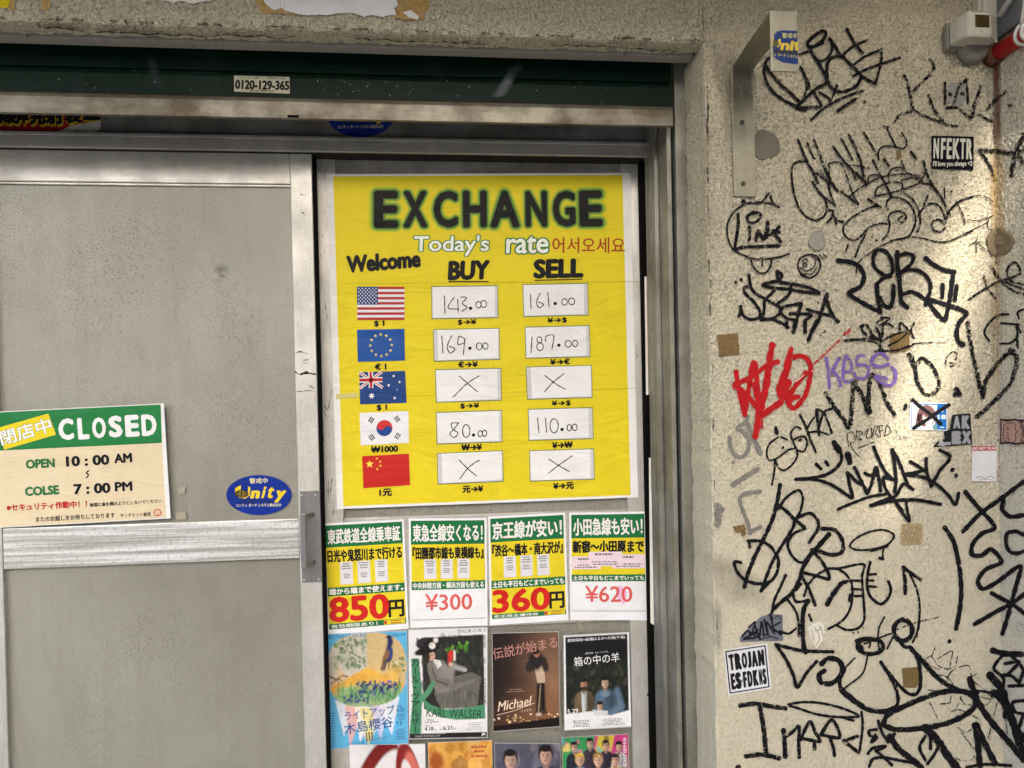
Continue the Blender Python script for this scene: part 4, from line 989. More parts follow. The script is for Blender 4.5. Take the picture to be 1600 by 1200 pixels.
def x1(sh):
    sh.text('SPOTLIGHT ON KO', 3, 6, 50, 5, 4, rgb(40, 92, 140), 0.01, 0, 4); sh.text('OKU III', 82, 6.5, 98, 6, 3.6, rgb(40, 92, 140), 0.01, 0, 4)
    sh.text('ライトアップ', 22, 108, 84, 103, 11.5, BLU, 0.012, 0, 4); sh.text('木島櫻谷', 21, 125, 82, 119, 14, BLU, 0.01, 0, 4); sh.text('III', 48, 135, 56, 134.5, 11, rgb(120, 110, 60), 0.02, 0, 4)
    sh.text('2026', 86, 95, 93, 95, 2.4, BLU, 0.01, 0, 4); sh.text('4.25', 86, 101, 96, 100.5, 4.6, BLU, 0.02, 0, 4); sh.text('7.5', 86, 118, 93, 117.6, 4.6, BLU, 0.02, 0, 4)
    sh.text('おうこくの色', 25, 138, 45, 137, 3.4, BLU, 0.01, 0, 4); sh.text('さがしに', 58, 134, 74, 133, 3.0, BLU, 0.01, 0, 4)
    tick(sh, 2, 96, 8, 44, rgb(60, 110, 160), 14, 3, 2); tick(sh, 84, 122, 14, 14, rgb(50, 100, 150), 5, 3, 4); tick(sh, 86, 103, 12, 9, rgb(50, 100, 150), 4, 3, 5)
flyer(((55, 581), (432, 566), (437, 1085), (68, 1113)), 'blue flyer with a dark bird and irises in a circle', f1, x1)

def f2(U, V):
    p = Pic(U, V, (226, 224, 222))
    p.poly([(.16, .075), (.955, .06), (.965, .725), (.19, .73)], (40, 40, 37)); p.blobs(110, .16, .96, .08, .72, (.012, .05), [(36, 36, 34), (54, 54, 48), (30, 32, 30), (62, 64, 54)], 2, .45)
    p.blobs(26, .47, .76, .13, .23, (.008, .03), [(86, 150, 40), (60, 110, 34), (116, 176, 60), (46, 60, 36)], 3, .7)
    # a generic seated reader in a hat
    p.poly([(.32, .58), (.58, .44), (.80, .40), (.93, .45), (.90, .56), (.88, .72), (.42, .73), (.36, .66)], (98, 95, 88)); p.poly([(.50, .52), (.86, .46), (.84, .50), (.52, .58)], (126, 122, 112), .6)
    r = random.Random(2)
    for k in range(46):
        x = r.uniform(.40, .88); y = r.uniform(.48, .66); p.line([(x, y), (x + r.uniform(-.03, .03), y + r.uniform(.04, .1))], .006, r.choice([(132, 128, 118), (72, 70, 64), (112, 108, 100)]), .6)
    p.poly([(.24, .31), (.32, .285), (.44, .31), (.56, .40), (.57, .50), (.50, .57), (.36, .59), (.30, .50), (.25, .40)], (128, 124, 116)); p.blobs(60, .26, .55, .32, .57, (.006, .02), [(148, 144, 134), (108, 104, 98), (124, 120, 112)], 4, .5)
    p.line([(.42, .33), (.53, .42), (.56, .34)], .040, (136, 132, 124)); p.line([(.28, .34), (.34, .46), (.50, .50)], .040, (116, 112, 104)); p.line([(.30, .36), (.35, .47), (.50, .515)], .006, (66, 64, 60))
    p.poly([(.31, .275), (.40, .285), (.42, .33), (.37, .36), (.33, .31)], (224, 218, 212)); p.line([(.36, .30), (.36, .36)], .006, (170, 164, 158))
    p.ell(.285, .245, .052, .042, (206, 162, 140), .2, -10); p.ell(.315, .255, .02, .02, (214, 172, 150), .4); p.ell(.245, .25, .028, .035, (52, 36, 30), .3)
    p.line([(.285, .238), (.308, .236)], .004, (60, 40, 36)); p.line([(.31, .268), (.322, .267)], .004, (150, 60, 56))
    p.ell(.235, .185, .165, .040, (26, 24, 24), .2, -12); p.ell(.22, .13, .13, .058, (24, 22, 23), .2); p.blobs(14, .1, .34, .09, .17, (.015, .03), [(40, 36, 38), (20, 18, 20), (58, 48, 50)], 7, .7)
    p.ell(.30, .150, .040, .030, (232, 224, 218), .25); p.ell(.345, .10, .030, .024, (226, 216, 210), .25); p.ell(.29, .145, .02, .014, (206, 196, 190), .6)
    p.poly([(.50, .215), (.565, .19), (.565, .29), (.50, .315)], (196, 52, 46)); p.poly([(.565, .19), (.60, .205), (.595, .29), (.565, .29)], (228, 218, 206)); p.line([(.565, .19), (.565, .29)], .004, (110, 30, 28))
    p.ell(.535, .325, .03, .016, (208, 166, 144), .3); p.line([(.59, .35), (.70, .375)], .022, (156, 152, 148)); p.ell(.72, .38, .025, .018, (170, 166, 160), .4)
    # green ribbon
    p.poly([(.03, .26), (.13, .26), (.17, .62), (.15, .955), (.0, .97), (.05, .6)], (66, 132, 96)); p.poly([(.12, .62), (.20, .575), (.30, .47), (.345, .485), (.28, .58), (.17, .67)], (82, 144, 108))
    p.poly([(.17, .63), (.30, .70), (.45, .735), (.62, .735), (.97, .70), (.98, .83), (.62, .835), (.40, .81), (.22, .74)], (72, 136, 98))
    p.poly([(0, .955), (1, .95), (1, 1), (0, 1)], (34, 32, 32)); return p.grain(.08).I
def x2(sh):
    sh.text('世紀末の昏き', 62, 6, 99, 5.4, 5, (0.05, 0.05, 0.05), 0.005, 0, 4)
    sh.vtext('残照', 96, 8, 26, 5.4, (0.05, 0.05, 0.05), 0.004); sh.vtext('日本初の回顧展', 96.5, 64, 96, 3.6, (0.04, 0.04, 0.04), 0.01)
    sh.vtext('カール・ヴァルザー', 8, 36, 134, 10, rgb(26, 34, 34), 0.004)
    sh.text('KARL WALSER', 22, 113, 93, 117, 11, rgb(24, 62, 44), -0.004, 0, 4)
    sh.text('4.18', 20, 131, 31, 130.6, 4.8, BLK, 0.02, 0, 4); sh.text('6.21', 44, 130.4, 55, 130, 4.8, BLK, 0.02, 0, 4); sh.text('sat. — sun.', 32, 130.6, 43, 130.4, 2.2, BLK, 0.0, 0, 4); sh.text('sun.', 56, 130, 61, 130, 2.2, BLK, 0, 0, 4)
    sh.text('TOKYO STATION CITY', 7, 139.4, 40, 138.8, 2.4, rgb(200, 200, 200), 0.0, 0, 4); sh.text('JR', 93, 139, 98, 138.8, 3.4, WHITE, 0.05, 0, 4); sh.text('2026', 20, 125.6, 26, 125.4, 2, BLK, 0, 0, 4)
    sh.stroke([(20, 120), (38, 119.6)], .8, (0.25, 0.04, 0.05), layer=3); sh.stroke([(28, 120), (28, 123)], .7, (0.25, 0.04, 0.05), layer=3); tick(sh, 20, 115.5, 14, 3, (0.2, 0.1, 0.1), 2, 3, 3); tick(sh, 72, 121, 24, 11, (0.35, 0.35, 0.35), 5, 3, 9)
flyer(((440, 562), (803, 550), (803, 1058), (443, 1065)), 'white flyer with a hatted reader and a green ribbon', f2, x2)

def f3(U, V):
    p = Pic(U, V, (46, 30, 26)); p.ell(.95, .5, .5, .5, (150, 112, 84), 1.6, 0, .9); p.ell(.7, .9, .5, .22, (126, 84, 56), 1.6, 0, .8); p.ell(.1, .3, .5, .5, (30, 20, 20), 1.2, 0, .8); p.ell(.78, .25, .3, .2, (110, 82, 66), 1.6, 0, .6)
    # a generic performer seen from afar, arm raised to the face
    p.line([(.70, .52), (.68, .84)], .038, (34, 26, 24)); p.line([(.745, .52), (.755, .82)], .036, (24, 20, 20)); p.line([(.72, .55), (.68, .85)], .006, (186, 160, 130)); p.line([(.66, .86), (.71, .86)], .016, (190, 170, 150)); p.line([(.75, .83), (.80, .84)], .014, (60, 46, 40))
    p.poly([(.63, .36), (.78, .35), (.79, .53), (.67, .53)], (196, 172, 146)); p.line([(.60, .28), (.55, .36), (.68, .35)], .045, (38, 30, 30)); p.line([(.78, .30), (.80, .37), (.72, .26)], .04, (44, 34, 32)); p.line([(.60, .26), (.70, .30)], .05, (34, 27, 26))
    p.ell(.665, .225, .042, .036, (150, 104, 78), .3); p.ell(.655, .20, .05, .03, (24, 18, 18), .4)
    r = random.Random(4)
    for k in range(34): p.ell(r.uniform(0, 1), .915 + r.gauss(0, .014) - .05 * max(0, k % 3 - 1), r.uniform(.006, .018), r.uniform(.004, .010), r.choice([(250, 220, 160), (244, 190, 110), (255, 240, 210)]), .9)
    p.poly([(0, .95), (1, .90), (1, 1), (0, 1)], (22, 14, 12)); return p.grain(.10).I
def x3(sh):
    sh.text('伝説が始まる', 2, 38, 99, 23, 17, rgb(196, 140, 128), -0.004, 0, 4)
    sh.text('Michael', 7, 113, 56, 107, 14, rgb(240, 214, 190), 0.008, 0.28, 3)
    sh.stroke([(6, 118), (30, 113.5), (62, 104)], .8, rgb(240, 214, 190), layer=3); sh.text('マイケル', 42, 117, 58, 115, 3.6, rgb(226, 196, 176), 0.01, 0, 4); sh.text('6.12', 29, 125, 34, 124.8, 2.6, rgb(226, 196, 176), 0.02, 0, 4)
    tick(sh, 18, 81, 32, 6, rgb(150, 120, 100), 2, 3, 4); tick(sh, 25, 97, 18, 2.4, rgb(150, 120, 100), 1, 3, 6)
flyer(((828, 578), (1133, 570), (1140, 1007), (832, 1030)), 'dark brown flyer with a lone performer above stage lights', f3, x3)

def f4(U, V):
    p = Pic(U, V, (30, 34, 30)); p.blobs(150, 0, 1, .3, .85, (.015, .05), [(44, 52, 38), (58, 62, 44), (26, 32, 26), (70, 68, 50), (38, 44, 36), (84, 82, 62)], 4, .45); p.ell(.5, .12, .9, .2, (16, 20, 20), .8, 0, .9)
    p.person(.30, .52, .115, (104, 86, 64), (26, 22, 20), (176, 138, 112), 1.05, (196, 198, 196)); p.ell(.30, .57, .05, .02, (50, 38, 32), .5)
    p.person(.62, .515, .115, (78, 100, 118), (20, 18, 18), (206, 172, 150), 1.15); p.ell(.62, .64, .07, .03, (120, 140, 152), .4); p.line([(.80, .62), (.86, .78), (.70, .86)], .045, (92, 116, 136))
    p.person(.535, .765, .095, (206, 208, 210), (18, 16, 16), (208, 174, 152), 1.1)
    p.poly([(0, .835), (.4, .815), (.7, .87), (1, .82), (1, 1), (0, 1)], (232, 232, 232)); p.poly([(.42, .8), (.66, .82), (.64, .875), (.44, .86)], (206, 208, 210))
    fr = .016; 
    for q in ([(0, 0), (1, 0), (1, fr), (0, fr)], [(0, 0), (.025, 0), (.025, 1), (0, 1)], [(.975, 0), (1, 0), (1, 1), (.975, 1)]): p.poly(q, (236, 236, 236))
    return p.grain(.09).I
def x4(sh):
    sh.text('星枝昭和×綾瀬はるか×大悟(千鳥)', 6, 10.5, 94, 9.5, 5.4, rgb(230, 230, 230), 0.008, 0, 4)
    sh.text('箱の中の羊', 16, 47, 85, 43, 14, rgb(238, 238, 238), -0.002, 0, 4); sh.text('監督 是枝、キューマイナす。', 33, 29.5, 68, 28.5, 2.8, rgb(220, 220, 220), 0.004, 0, 4)
    sh.text('5.29', 5, 117, 21, 116, 6.4, rgb(236, 236, 236), 0.01, 0, 4)
    tick(sh, 5, 127, 40, 11, (0.08, 0.08, 0.08), 5, 3, 8); tick(sh, 53, 127, 40, 11, (0.12, 0.12, 0.12), 5, 3, 9)
flyer(((1157, 588), (1460, 572), (1470, 1008), (1162, 1025)), 'forest flyer with three pale people and white lettering', f4, x4)

# the bottom row runs out of the frame
def b1(U, V):
    p = Pic(U, V, (228, 226, 224)); p.ell(.30, .50, .28, .62, (120, 34, 32), .08, 28); p.ell(.40, .55, .24, .55, (226, 222, 220), .08, 28); p.ell(.80, .42, .17, .45, (130, 38, 34), .08, -12); p.ell(.86, .46, .12, .40, (206, 110, 96), .15, -12); p.ell(.80, .50, .10, .36, (224, 218, 214), .1, -12); return p.grain(.04).I
flyer(((165, 1094), (515, 1090), (522, 1560), (180, 1580)), 'white flyer with two dark red curved shapes, cut by the frame', b1, None, mode='row')
def b2(U, V):
    p = Pic(U, V, (214, 150, 60)); p.ell(.5, .3, .8, .5, (226, 170, 80), .9); p.blobs(60, 0, 1, 0, .5, (.02, .09), [(232, 180, 90), (196, 120, 44), (236, 200, 130), (180, 104, 40), (216, 150, 60)], 6, .5); p.poly([(.32, 1), (.36, .22), (.5, .14), (.62, .22), (.68, 1)], (120, 84, 46), .55); p.ell(.12, .2, .12, .1, (170, 90, 40), .6); return p.grain(.12).I
def y2_(sh):
    for k in range(3): tick(sh, 66, 6 + k * 7, 28, 6, rgb(176, 48, 36), 1, 3, k)
flyer(((530, 1084), (825, 1073), (832, 1500), (540, 1515)), 'orange flyer with red lettering, cut by the frame', b2, y2_, mode='row')
def b3(U, V):
    p = Pic(U, V, (92, 92, 108)); p.blobs(40, 0, 1, 0, .5, (.04, .12), [(120, 116, 130), (70, 72, 92), (150, 140, 146), (84, 80, 90)], 3, .5)
    p.person(.24, .17, .20, (58, 62, 84), (34, 26, 26), (206, 170, 152), 1.1); p.person(.78, .12, .20, (40, 44, 62), (28, 22, 22), (200, 162, 142), 1.1); p.ell(.5, .5, .1, .16, (170, 130, 140), .6); return p.grain(.12).I
flyer(((838, 1086), (1140, 1088), (1146, 1510), (846, 1520)), 'grey blue flyer with two people turned aside, cut by the frame', b3, None, mode='row')
def b4(U, V):
    p = Pic(U, V, (206, 70, 130)); p.poly([(0, 0), (.5, 0), (.4, .5), (0, .6)], (60, 150, 90)); p.poly([(.55, 0), (.8, 0), (.6, .6), (.35, .6)], (214, 190, 70)); p.blobs(30, 0, 1, 0, .5, (.02, .05), [(230, 120, 160), (250, 220, 120), (90, 180, 200), (40, 30, 40)], 4, .6)
    for (x, y, h, ct, hr) in ((.18, .10, .10, (40, 40, 50), (30, 24, 26)), (.42, .07, .10, (60, 50, 60), (26, 22, 24)), (.66, .10, .10, (50, 44, 60), (40, 30, 30)), (.86, .12, .10, (196, 190, 190), (30, 26, 26)), (.26, .24, .13, (70, 120, 180), (190, 150, 70)), (.54, .25, .14, (50, 44, 60), (150, 118, 60)), (.80, .26, .12, (220, 200, 90), (40, 30, 30))): p.person(x, y, h, ct, hr, (214, 174, 150), 1.0)
    return p.grain(.10).I
def y4_(sh): sh.vtext('あなたのことだけ', 95, 4, 48, 5, rgb(250, 240, 240), 0.015)
flyer(((1150, 1060), (1455, 1044), (1464, 1480), (1160, 1495)), 'pink flyer crowded with young faces, cut by the frame', b4, y4_, mode='row')

# ------------------------------------------------------------------ closed notice and small stickers on the doors
CL = crop(0, 620, 1600 / 280)
s = Sheet(on_left, 0.0016, CL, seed=8)
s.poly([(-70, 135), (1462, 58), (1524, 1085), (-40, 1172)], rgb(232, 232, 228), 0, 0.0012)
s.poly([(-70, 142), (1435, 68), (1446, 412), (-60, 483)], rgb(38, 124, 66), 1)
s.poly([(-60, 483), (1446, 412), (1484, 1080), (-36, 1166)], rgb(222, 206, 172), 1)
s.poly([(-22, 278), (432, 150), (500, 338), (38, 472)], YEL, 2)
s.text('閉店中', 22, 436, 470, 306, 128, rgb(240, 240, 236), 0.02, 0, None, None, [(0.05, rgb(60, 62, 40)), (0.042, rgb(90, 92, 60))])
for (ch, a, b, y0) in (('C', 520, 668, 392), ('L', 694, 806, 386), ('O', 820, 958, 380), ('S', 972, 1100, 368), ('E', 1120, 1250, 362), ('D', 1262, 1408, 355)):
    s.text(ch, a + 16, y0 - 14, b - 16, y0 - 20, 172, rgb(236, 236, 234), 0.045, 0, 10)
s.text('OPEN', 237, 640, 486, 626, 74, rgb(46, 112, 62), 0.045, 0, 10); s.text('10 : 00', 597, 620, 972, 602, 84, BLK, 0.045, 0, 10); s.text('AM', 1026, 590, 1176, 580, 76, BLK, 0.04, 0, 10)
s.stroke([(792, 660), (772, 678), (790, 700), (772, 722)], 12, BLK, layer=10)
s.text('COLSE', 230, 884, 524, 866, 74, rgb(46, 112, 62), 0.045, 0, 10); s.text('7 : 00', 664, 868, 982, 854, 84, BLK, 0.045, 0, 10); s.text('PM', 1032, 842, 1178, 834, 76, BLK, 0.04, 0, 10)
s.text('※セキュリティ作動中！！', 62, 1022, 776, 986, 62, rgb(184, 40, 34), 0.03, 0, 10); s.text('無理に扉を開けようとしないでください', 802, 984, 1444, 944, 34, BLK, 0.02, 0, 10)
s.text('またのお越しをお待ちしております', 322, 1118, 1026, 1080, 46, BLK, 0.015, 0, 10); s.text('サンチケット販売', 1075, 1078, 1348, 1064, 34, BLK, 0.012, 0, 10)
for k in range(12):
    a = R(30 * k); s.poly([(1406 + 30 * math.cos(a - .2), 1034 + 28 * math.sin(a - .2)), (1406 + 42 * math.cos(a), 1034 + 38 * math.sin(a)), (1406 + 30 * math.cos(a + .2), 1034 + 28 * math.sin(a + .2))], rgb(190, 60, 44), 10)
s.ell(1406, 1034, 31, 29, rgb(190, 60, 44), 11); s.ell(1406, 1034, 26, 24, rgb(222, 196, 164), 12); s.ell(1398, 1030, 3, 4, rgb(150, 60, 44), 13, 8); s.ell(1415, 1030, 3, 4, rgb(150, 60, 44), 13, 8); s.stroke([(1396, 1042), (1407, 1049), (1418, 1040)], 3, rgb(150, 60, 44), layer=13)
s.build('closed_notice', M['laminate'], None, 'laminated green and cream CLOSED notice with opening hours on the left door', 'sign')

SBLU = rgb(26, 52, 146)
def guard(sh, cx, cy, rx, ry, cut=None, low=0):
    """the oval alarm company sticker, in pixels of the first oval: rx 51, ry 31.5"""
    def m(u, v): return (cx + u * rx, cy + v * ry)
    sh.tf = m
    return sh
def guard_art(sh, lay=1):
    Yc, Wc = rgb(236, 206, 50), rgb(226, 222, 170)
    sh.text('警戒中', -.28, -.57, .27, -.59, .27, Wc, 0.015, 0, lay)
    # U holding a dark globe
    sh.poly([(-.72, -.35), (-.55, -.50), (-.56, -.20), (-.46, -.04), (-.34, -.18), (-.32, -.42), (-.40, -.50), (-.26, -.38), (-.28, .02), (-.42, .18), (-.62, .14), (-.74, -.02)], Yc, lay)
    sh.ell(-.53, -.06, .21, .20, (0.02, 0.02, 0.015), lay + 1, 20); sh.ell(-.53, -.06, .17, .16, rgb(150, 130, 60), lay + 2, 20)
    for k in (-1, 0, 1): sh.stroke([(-.53 + k * .09, -.2), (-.53 + k * .12, -.06), (-.53 + k * .09, .09)], .022, (0.02, 0.02, 0.015), layer=lay + 3, step=.04); sh.stroke([(-.71, -.06 + k * .08), (-.35, -.06 + k * .08)], .022, (0.02, 0.02, 0.015), layer=lay + 3, step=.1)
    for (t, x0, x1, yb, h) in (('n', -.27, -.0, .17, .38), ('i', .06, .16, .17, .58), ('t', .22, .42, .17, .56), ('y', .46, .76, .37, .58)): sh.text(t, x0 + .03, yb - .03, x1 - .03, yb - .03, h - .04, Yc, 0.05, 0.16, lay)
    sh.text('GUARD SYSTEM', -.58, .42, .48, .42, .17, rgb(46, 46, 40), 0.012, 0.1, lay)
    sh.text('ユニティ ガード システム株式会社', -.70, .60, .69, .57, .16, Wc, 0.02, 0, lay)
sh = Sheet(on_left, -0.009, seed=4); sh.tf = lambda u, v: (404.5 + u * 51, 773.5 + v * 31.2)
sh.ell(0, 0, 1, 1, SBLU, 0, 48, thick=0.0004); guard_art(sh)
sh.build('oval_sticker', M['vinyl'], None, 'blue oval guard sticker at the lower right corner of the grey door panel', 'sticker', 'alarm company stickers')
on_head = on_y(YHP)
sh = Sheet(on_head, 0.0008, seed=4); sh.tf = lambda u, v: (563.5 + u * 52, 181 + v * 33.5)
sh.ell(0, 0, 1, 1, SBLU, 0, 48, thick=0.0004); guard_art(sh)
sh.build('oval_sticker', M['vinyl'], None, 'blue oval guard sticker half hidden behind the shutter bottom bar', 'sticker', 'alarm company stickers')
# sticker on the bracket tongue, cut to its width
on_tongue = on_y(1.3938)
TA = crop(1120, 0, 5)
sh = Sheet(on_tongue, 0.0004, TA, seed=4)
sh.poly([(470, 245), (520, 236), (628, 240), (636, 498), (600, 500), (520, 488), (462, 460), (446, 440), (432, 300)], rgb(44, 62, 116), 0, 0.0003)
Yc = rgb(214, 190, 70)
sh.text('警戒中', 510, 296, 628, 300, 40, rgb(200, 196, 130), 0.012, 0, 1)
sh.poly([(434, 285), (448, 290), (440, 330), (446, 360), (434, 350)], Yc, 1); sh.poly([(478, 310), (498, 302), (500, 345), (478, 372), (470, 366), (486, 345)], Yc, 1); sh.ell(462, 340, 24, 26, rgb(96, 92, 60), 2, 18)
sh.text('ni', 502, 386, 590, 390, 66, Yc, 0.05, 0.1, 1); sh.poly([(606, 330), (634, 326), (634, 396), (612, 392)], Yc, 1)
sh.poly([(444, 388), (634, 402), (636, 428), (446, 416)], rgb(58, 58, 62), 1); sh.text('ィ ガード システム', 448, 436, 634, 456, 24, rgb(206, 196, 120), 0.02, 0, 2)
sh.build('oval_sticker', M['vinyl'], None, 'worn blue guard sticker trimmed to fit the hanging bracket tongue', 'sticker', 'alarm company stickers')
# phone number label on the shutter
sh = Sheet(on_y(1.709), 0.0006, crop(380, 0, 5), seed=4)
sh.poly([(-72, 590), (362, 602), (364, 732), (-70, 716)], rgb(196, 190, 168), 0, 0.0003)
sh.text('0120-129-365', -60, 692, 356, 702, 66, (0.01, 0.01, 0.01), 0.045, 0, 1); sh.text('シャッター自動ドアー修理専門 365日', -28, 612, 326, 622, 17, (0.03, 0.03, 0.03), 0.01, 0, 1); sh.text('東日本工業株式会社', 54, 716, 246, 722, 20, (0.03, 0.03, 0.03), 0.012, 0, 1)
sh.build('phone_label', M['vinyl'], None, 'small white label with the number 0120-129-365 on the green shutter', 'label')
# torn red and yellow strip behind the bottom bar
TH = crop(0, 100, 1600 / 240)
sh = Sheet(on_head, 0.0008, TH, seed=4)
sh.poly([(-200, 380), (1050, 380), (1046, 592), (900, 618), (740, 640), (640, 690), (570, 706), (300, 702), (-200, 696)], rgb(170, 34, 28), 0, 0.0004)
Y4 = rgb(206, 178, 46); K4 = (0.012, 0.012, 0.012)
for (ch, a, b, y) in (('動', -150, 20, 640), ('爆', 0, 170, 640), ('弾', 150, 300, 642), ('発', 310, 480, 648), ('射', 480, 660, 646), ('装', 680, 850, 636), ('置', 870, 1040, 600)):
    sh.text(ch, a + 12, y, b + 8, y, 200, Y4, 0.05, 0, 1); sh.text(ch, a, y - 26, b - 6, y - 26, 200, K4, 0.05, 0, 4)
sh.build('torn_strip', M['vinyl'], None, 'torn red strip with black and yellow characters above the left door', 'sticker')
sh = Sheet(on_head, 0.0022, TH, seed=4)
sh.poly([(570, 708), (640, 690), (740, 640), (900, 618), (1046, 590), (1050, 640), (1030, 690), (960, 712), (860, 700), (790, 690), (760, 706)], rgb(206, 200, 196), 0, 0.0006)
sh.build('peeled_corner', M['paper'], None, 'curled white paper corner peeling off the red strip', 'paper')
# thin white slips stuck in the door edge
sh = Sheet(on_y(1.8715), 0.0, seed=5); sh.poly([(1007, 432), (1010.2, 432), (1013, 617), (1009.5, 617)], rgb(236, 230, 222), 0, 0.001); sh.poly([(1010.2, 432), (1013.2, 431.5), (1016, 616), (1013, 617)], rgb(150, 130, 90), 0, 0.001)
sh.build('paper_slip', M['paper'], None, 'upper white and tan paper slip wedged at the right door edge', 'paper', 'paper slips wedged at the door edge')
sh = Sheet(on_y(1.8715), 0.0, seed=5); sh.poly([(1013.8, 715), (1019, 716), (1022, 977), (1016.5, 973)], rgb(238, 236, 226), 0, 0.001)
sh.build('paper_slip', M['paper'], None, 'lower white paper slip wedged at the right door edge', 'paper', 'paper slips wedged at the door edge')
# bits of old tape on the door
for (pts, surf, base, lab) in (([(278, 762), (289, 761), (289, 771), (279, 772)], on_left, -0.0085, 'small brownish tape scrap on the grey panel beside the closed notice'), ([(275, 800), (290, 799), (291, 811), (276, 812)], on_left, -0.0085, 'small tape scrap on the grey panel just above the middle rail')):
    sh = Sheet(surf, base, seed=5); sh.poly(pts, rgb(168, 160, 140), 0, 0.0003); sh.build('tape_scrap', M['paper'], None, lab, 'tape', 'tape scraps on the left door')
sh = Sheet(on_right, 0.0004, C7, seed=5); sh.poly([(1215, 520), (1228, 518), (1250, 565), (1236, 568)], rgb(160, 150, 130), 0, 0.0002)
sh.build('tape_scrap', M['paper'], None, 'narrow tape scrap hanging under the ¥620 sheet', 'tape')
# ================================================================== graffiti, stains and stickers on the stucco
TL_ = {'A': (1120, 0, 5), 'B': (1200, 190, 5), 'C': (1120, 280, 5), 'D': (1120, 500, 5), 'E': (1120, 640, 5), 'F': (1120, 800, 5), 'G': (1120, 960, 5), 'H': (1280, 960, 5),
       'I': (1280, 360, 5), 'J': (1280, 560, 5), 'K': (1280, 760, 5), 'L': (1060, 0, 2.963), 'M': (1060, 400, 2.963), 'N': (1060, 795, 2.963), 'R': (1400, 300, 8), 'Q': (1400, 150, 8), 'S': (1400, 1050, 8), 'T': (1400, 900, 8)}
INK, REDP, PUR, GREYP, CHALK = (0.008, 0.0075, 0.009), rgb(178, 30, 34), rgb(124, 98, 166), rgb(128, 124, 116), rgb(214, 204, 182)
def graffiti(label, data, col=INK, dry=0.22, parent=None, base=0.0006, seed=0):
    """data: lines 'Tile width[!dryness]: x,y x,y ... ; next stroke'; a leading @ closes the stroke, a leading / keeps it straight"""
    sh = Sheet(on_wall, base, seed=seed); k = 0
    for line in data.strip().split('\n'):
        head, body = line.split(':'); t, w = head.split(); d = dry
        if '!' in w: w, d = w.split('!'); d = float(d)
        sh.tf = crop(*TL_[t]); w = float(w); c4 = (*col, d)
        for st in body.split(';'):
            st = st.strip()
            if not st: continue
            ww = w
            if st[0] == '#': n_, st = st[1:].split(' ', 1); ww = float(n_)
            cl = st[0] == '@'; stt = st[0] == '/'; st = st.lstrip('@/ ')
            if st[0] == 'o':
                x, y, rx, ry = [float(v) for v in st[1:].split(',')]; a0 = sh.rnd.uniform(0, 6)
                pts = [(x + rx * math.cos(a0 + a), y + ry * math.sin(a0 + a)) for a in np.linspace(0, 6.5, 14)]
            else: pts = [tuple(float(v) for v in p.split(',')) for p in st.split()]
            if stt:
                for a, b in zip(pts, pts[1:]): sh.k = k % 60; k += 1; sh.stroke([a, b], ww, c4, jit=.09, step=max(ww * .25, 3), soft=.22)
            else: sh.k = k % 60; k += 1; sh.stroke(pts, ww, c4, closed=cl, jit=.09, step=max(min(ww * .25, 8), 2.5), soft=.22)
    o = sh.build('graffiti_tag', M['marker'], parent or wall); o['label'] = label; return o

graffiti('black scrawled tag with a smile shape beside the bracket', '''A 26: @815,245 750,290 710,340 730,370 790,345 845,290 850,250; 715,370 770,360 830,330; 720,370 760,440 800,500 840,580 860,640; 985,440 900,450 865,500 860,580 880,660 930,710 1010,710 1090,670 1130,600 1120,570
A 20: 770,460 820,475 870,445 900,390 895,340 880,300; 645,425 720,400; 985,430 1040,380 1100,345 1175,315; 1065,595 1150,550 1280,500 1430,450; 1070,505 1160,440 1285,385 ; 1285,385 1285,480 1260,580 1240,650; 700,650 700,700 685,750; 750,700 780,760 820,820 ; 800,720 850,750 895,780; 940,665 915,730 885,790 ; 735,940 830,850 950,780 1070,730 1140,710
A 25: 880,300 915,350 960,420; 1015,225 1060,310 1100,370 1140,415; 985,440 1030,490 1080,535 1115,575; 1125,590 1180,625 1240,655; 430,445 390,470 370,540 385,630 440,720 520,780 620,830; 380,510 430,580 500,660 580,730 640,790; 655,520 690,600 725,680; 630,830 700,760 780,690 850,655; 620,845 700,840 820,830; 690,860 630,848; 945,865 1010,820 1090,770; 1152,797 1158,797''', dry=.34)
graffiti('faint dried out face scrawl under the sensor box', '''L 15: 1165,275 1185,315 1140,370 1075,425 1060,370 1045,350; 1070,425 1080,480 1085,510 1030,530 1000,565; 1085,510 1150,540 1200,560 1230,575 1180,500 1160,440; 1230,575 1290,585 ; 1400,400 1370,490 1355,545 1290,500 1240,500; 1515,425 1450,480 1430,510; 1450,560 1390,530; 1340,365 1300,400 1275,480
L 12!.5: o1258,436,5,5; o1315,436,5,5; 1235,380 1235,480; 1335,385 1340,480''', dry=.58)
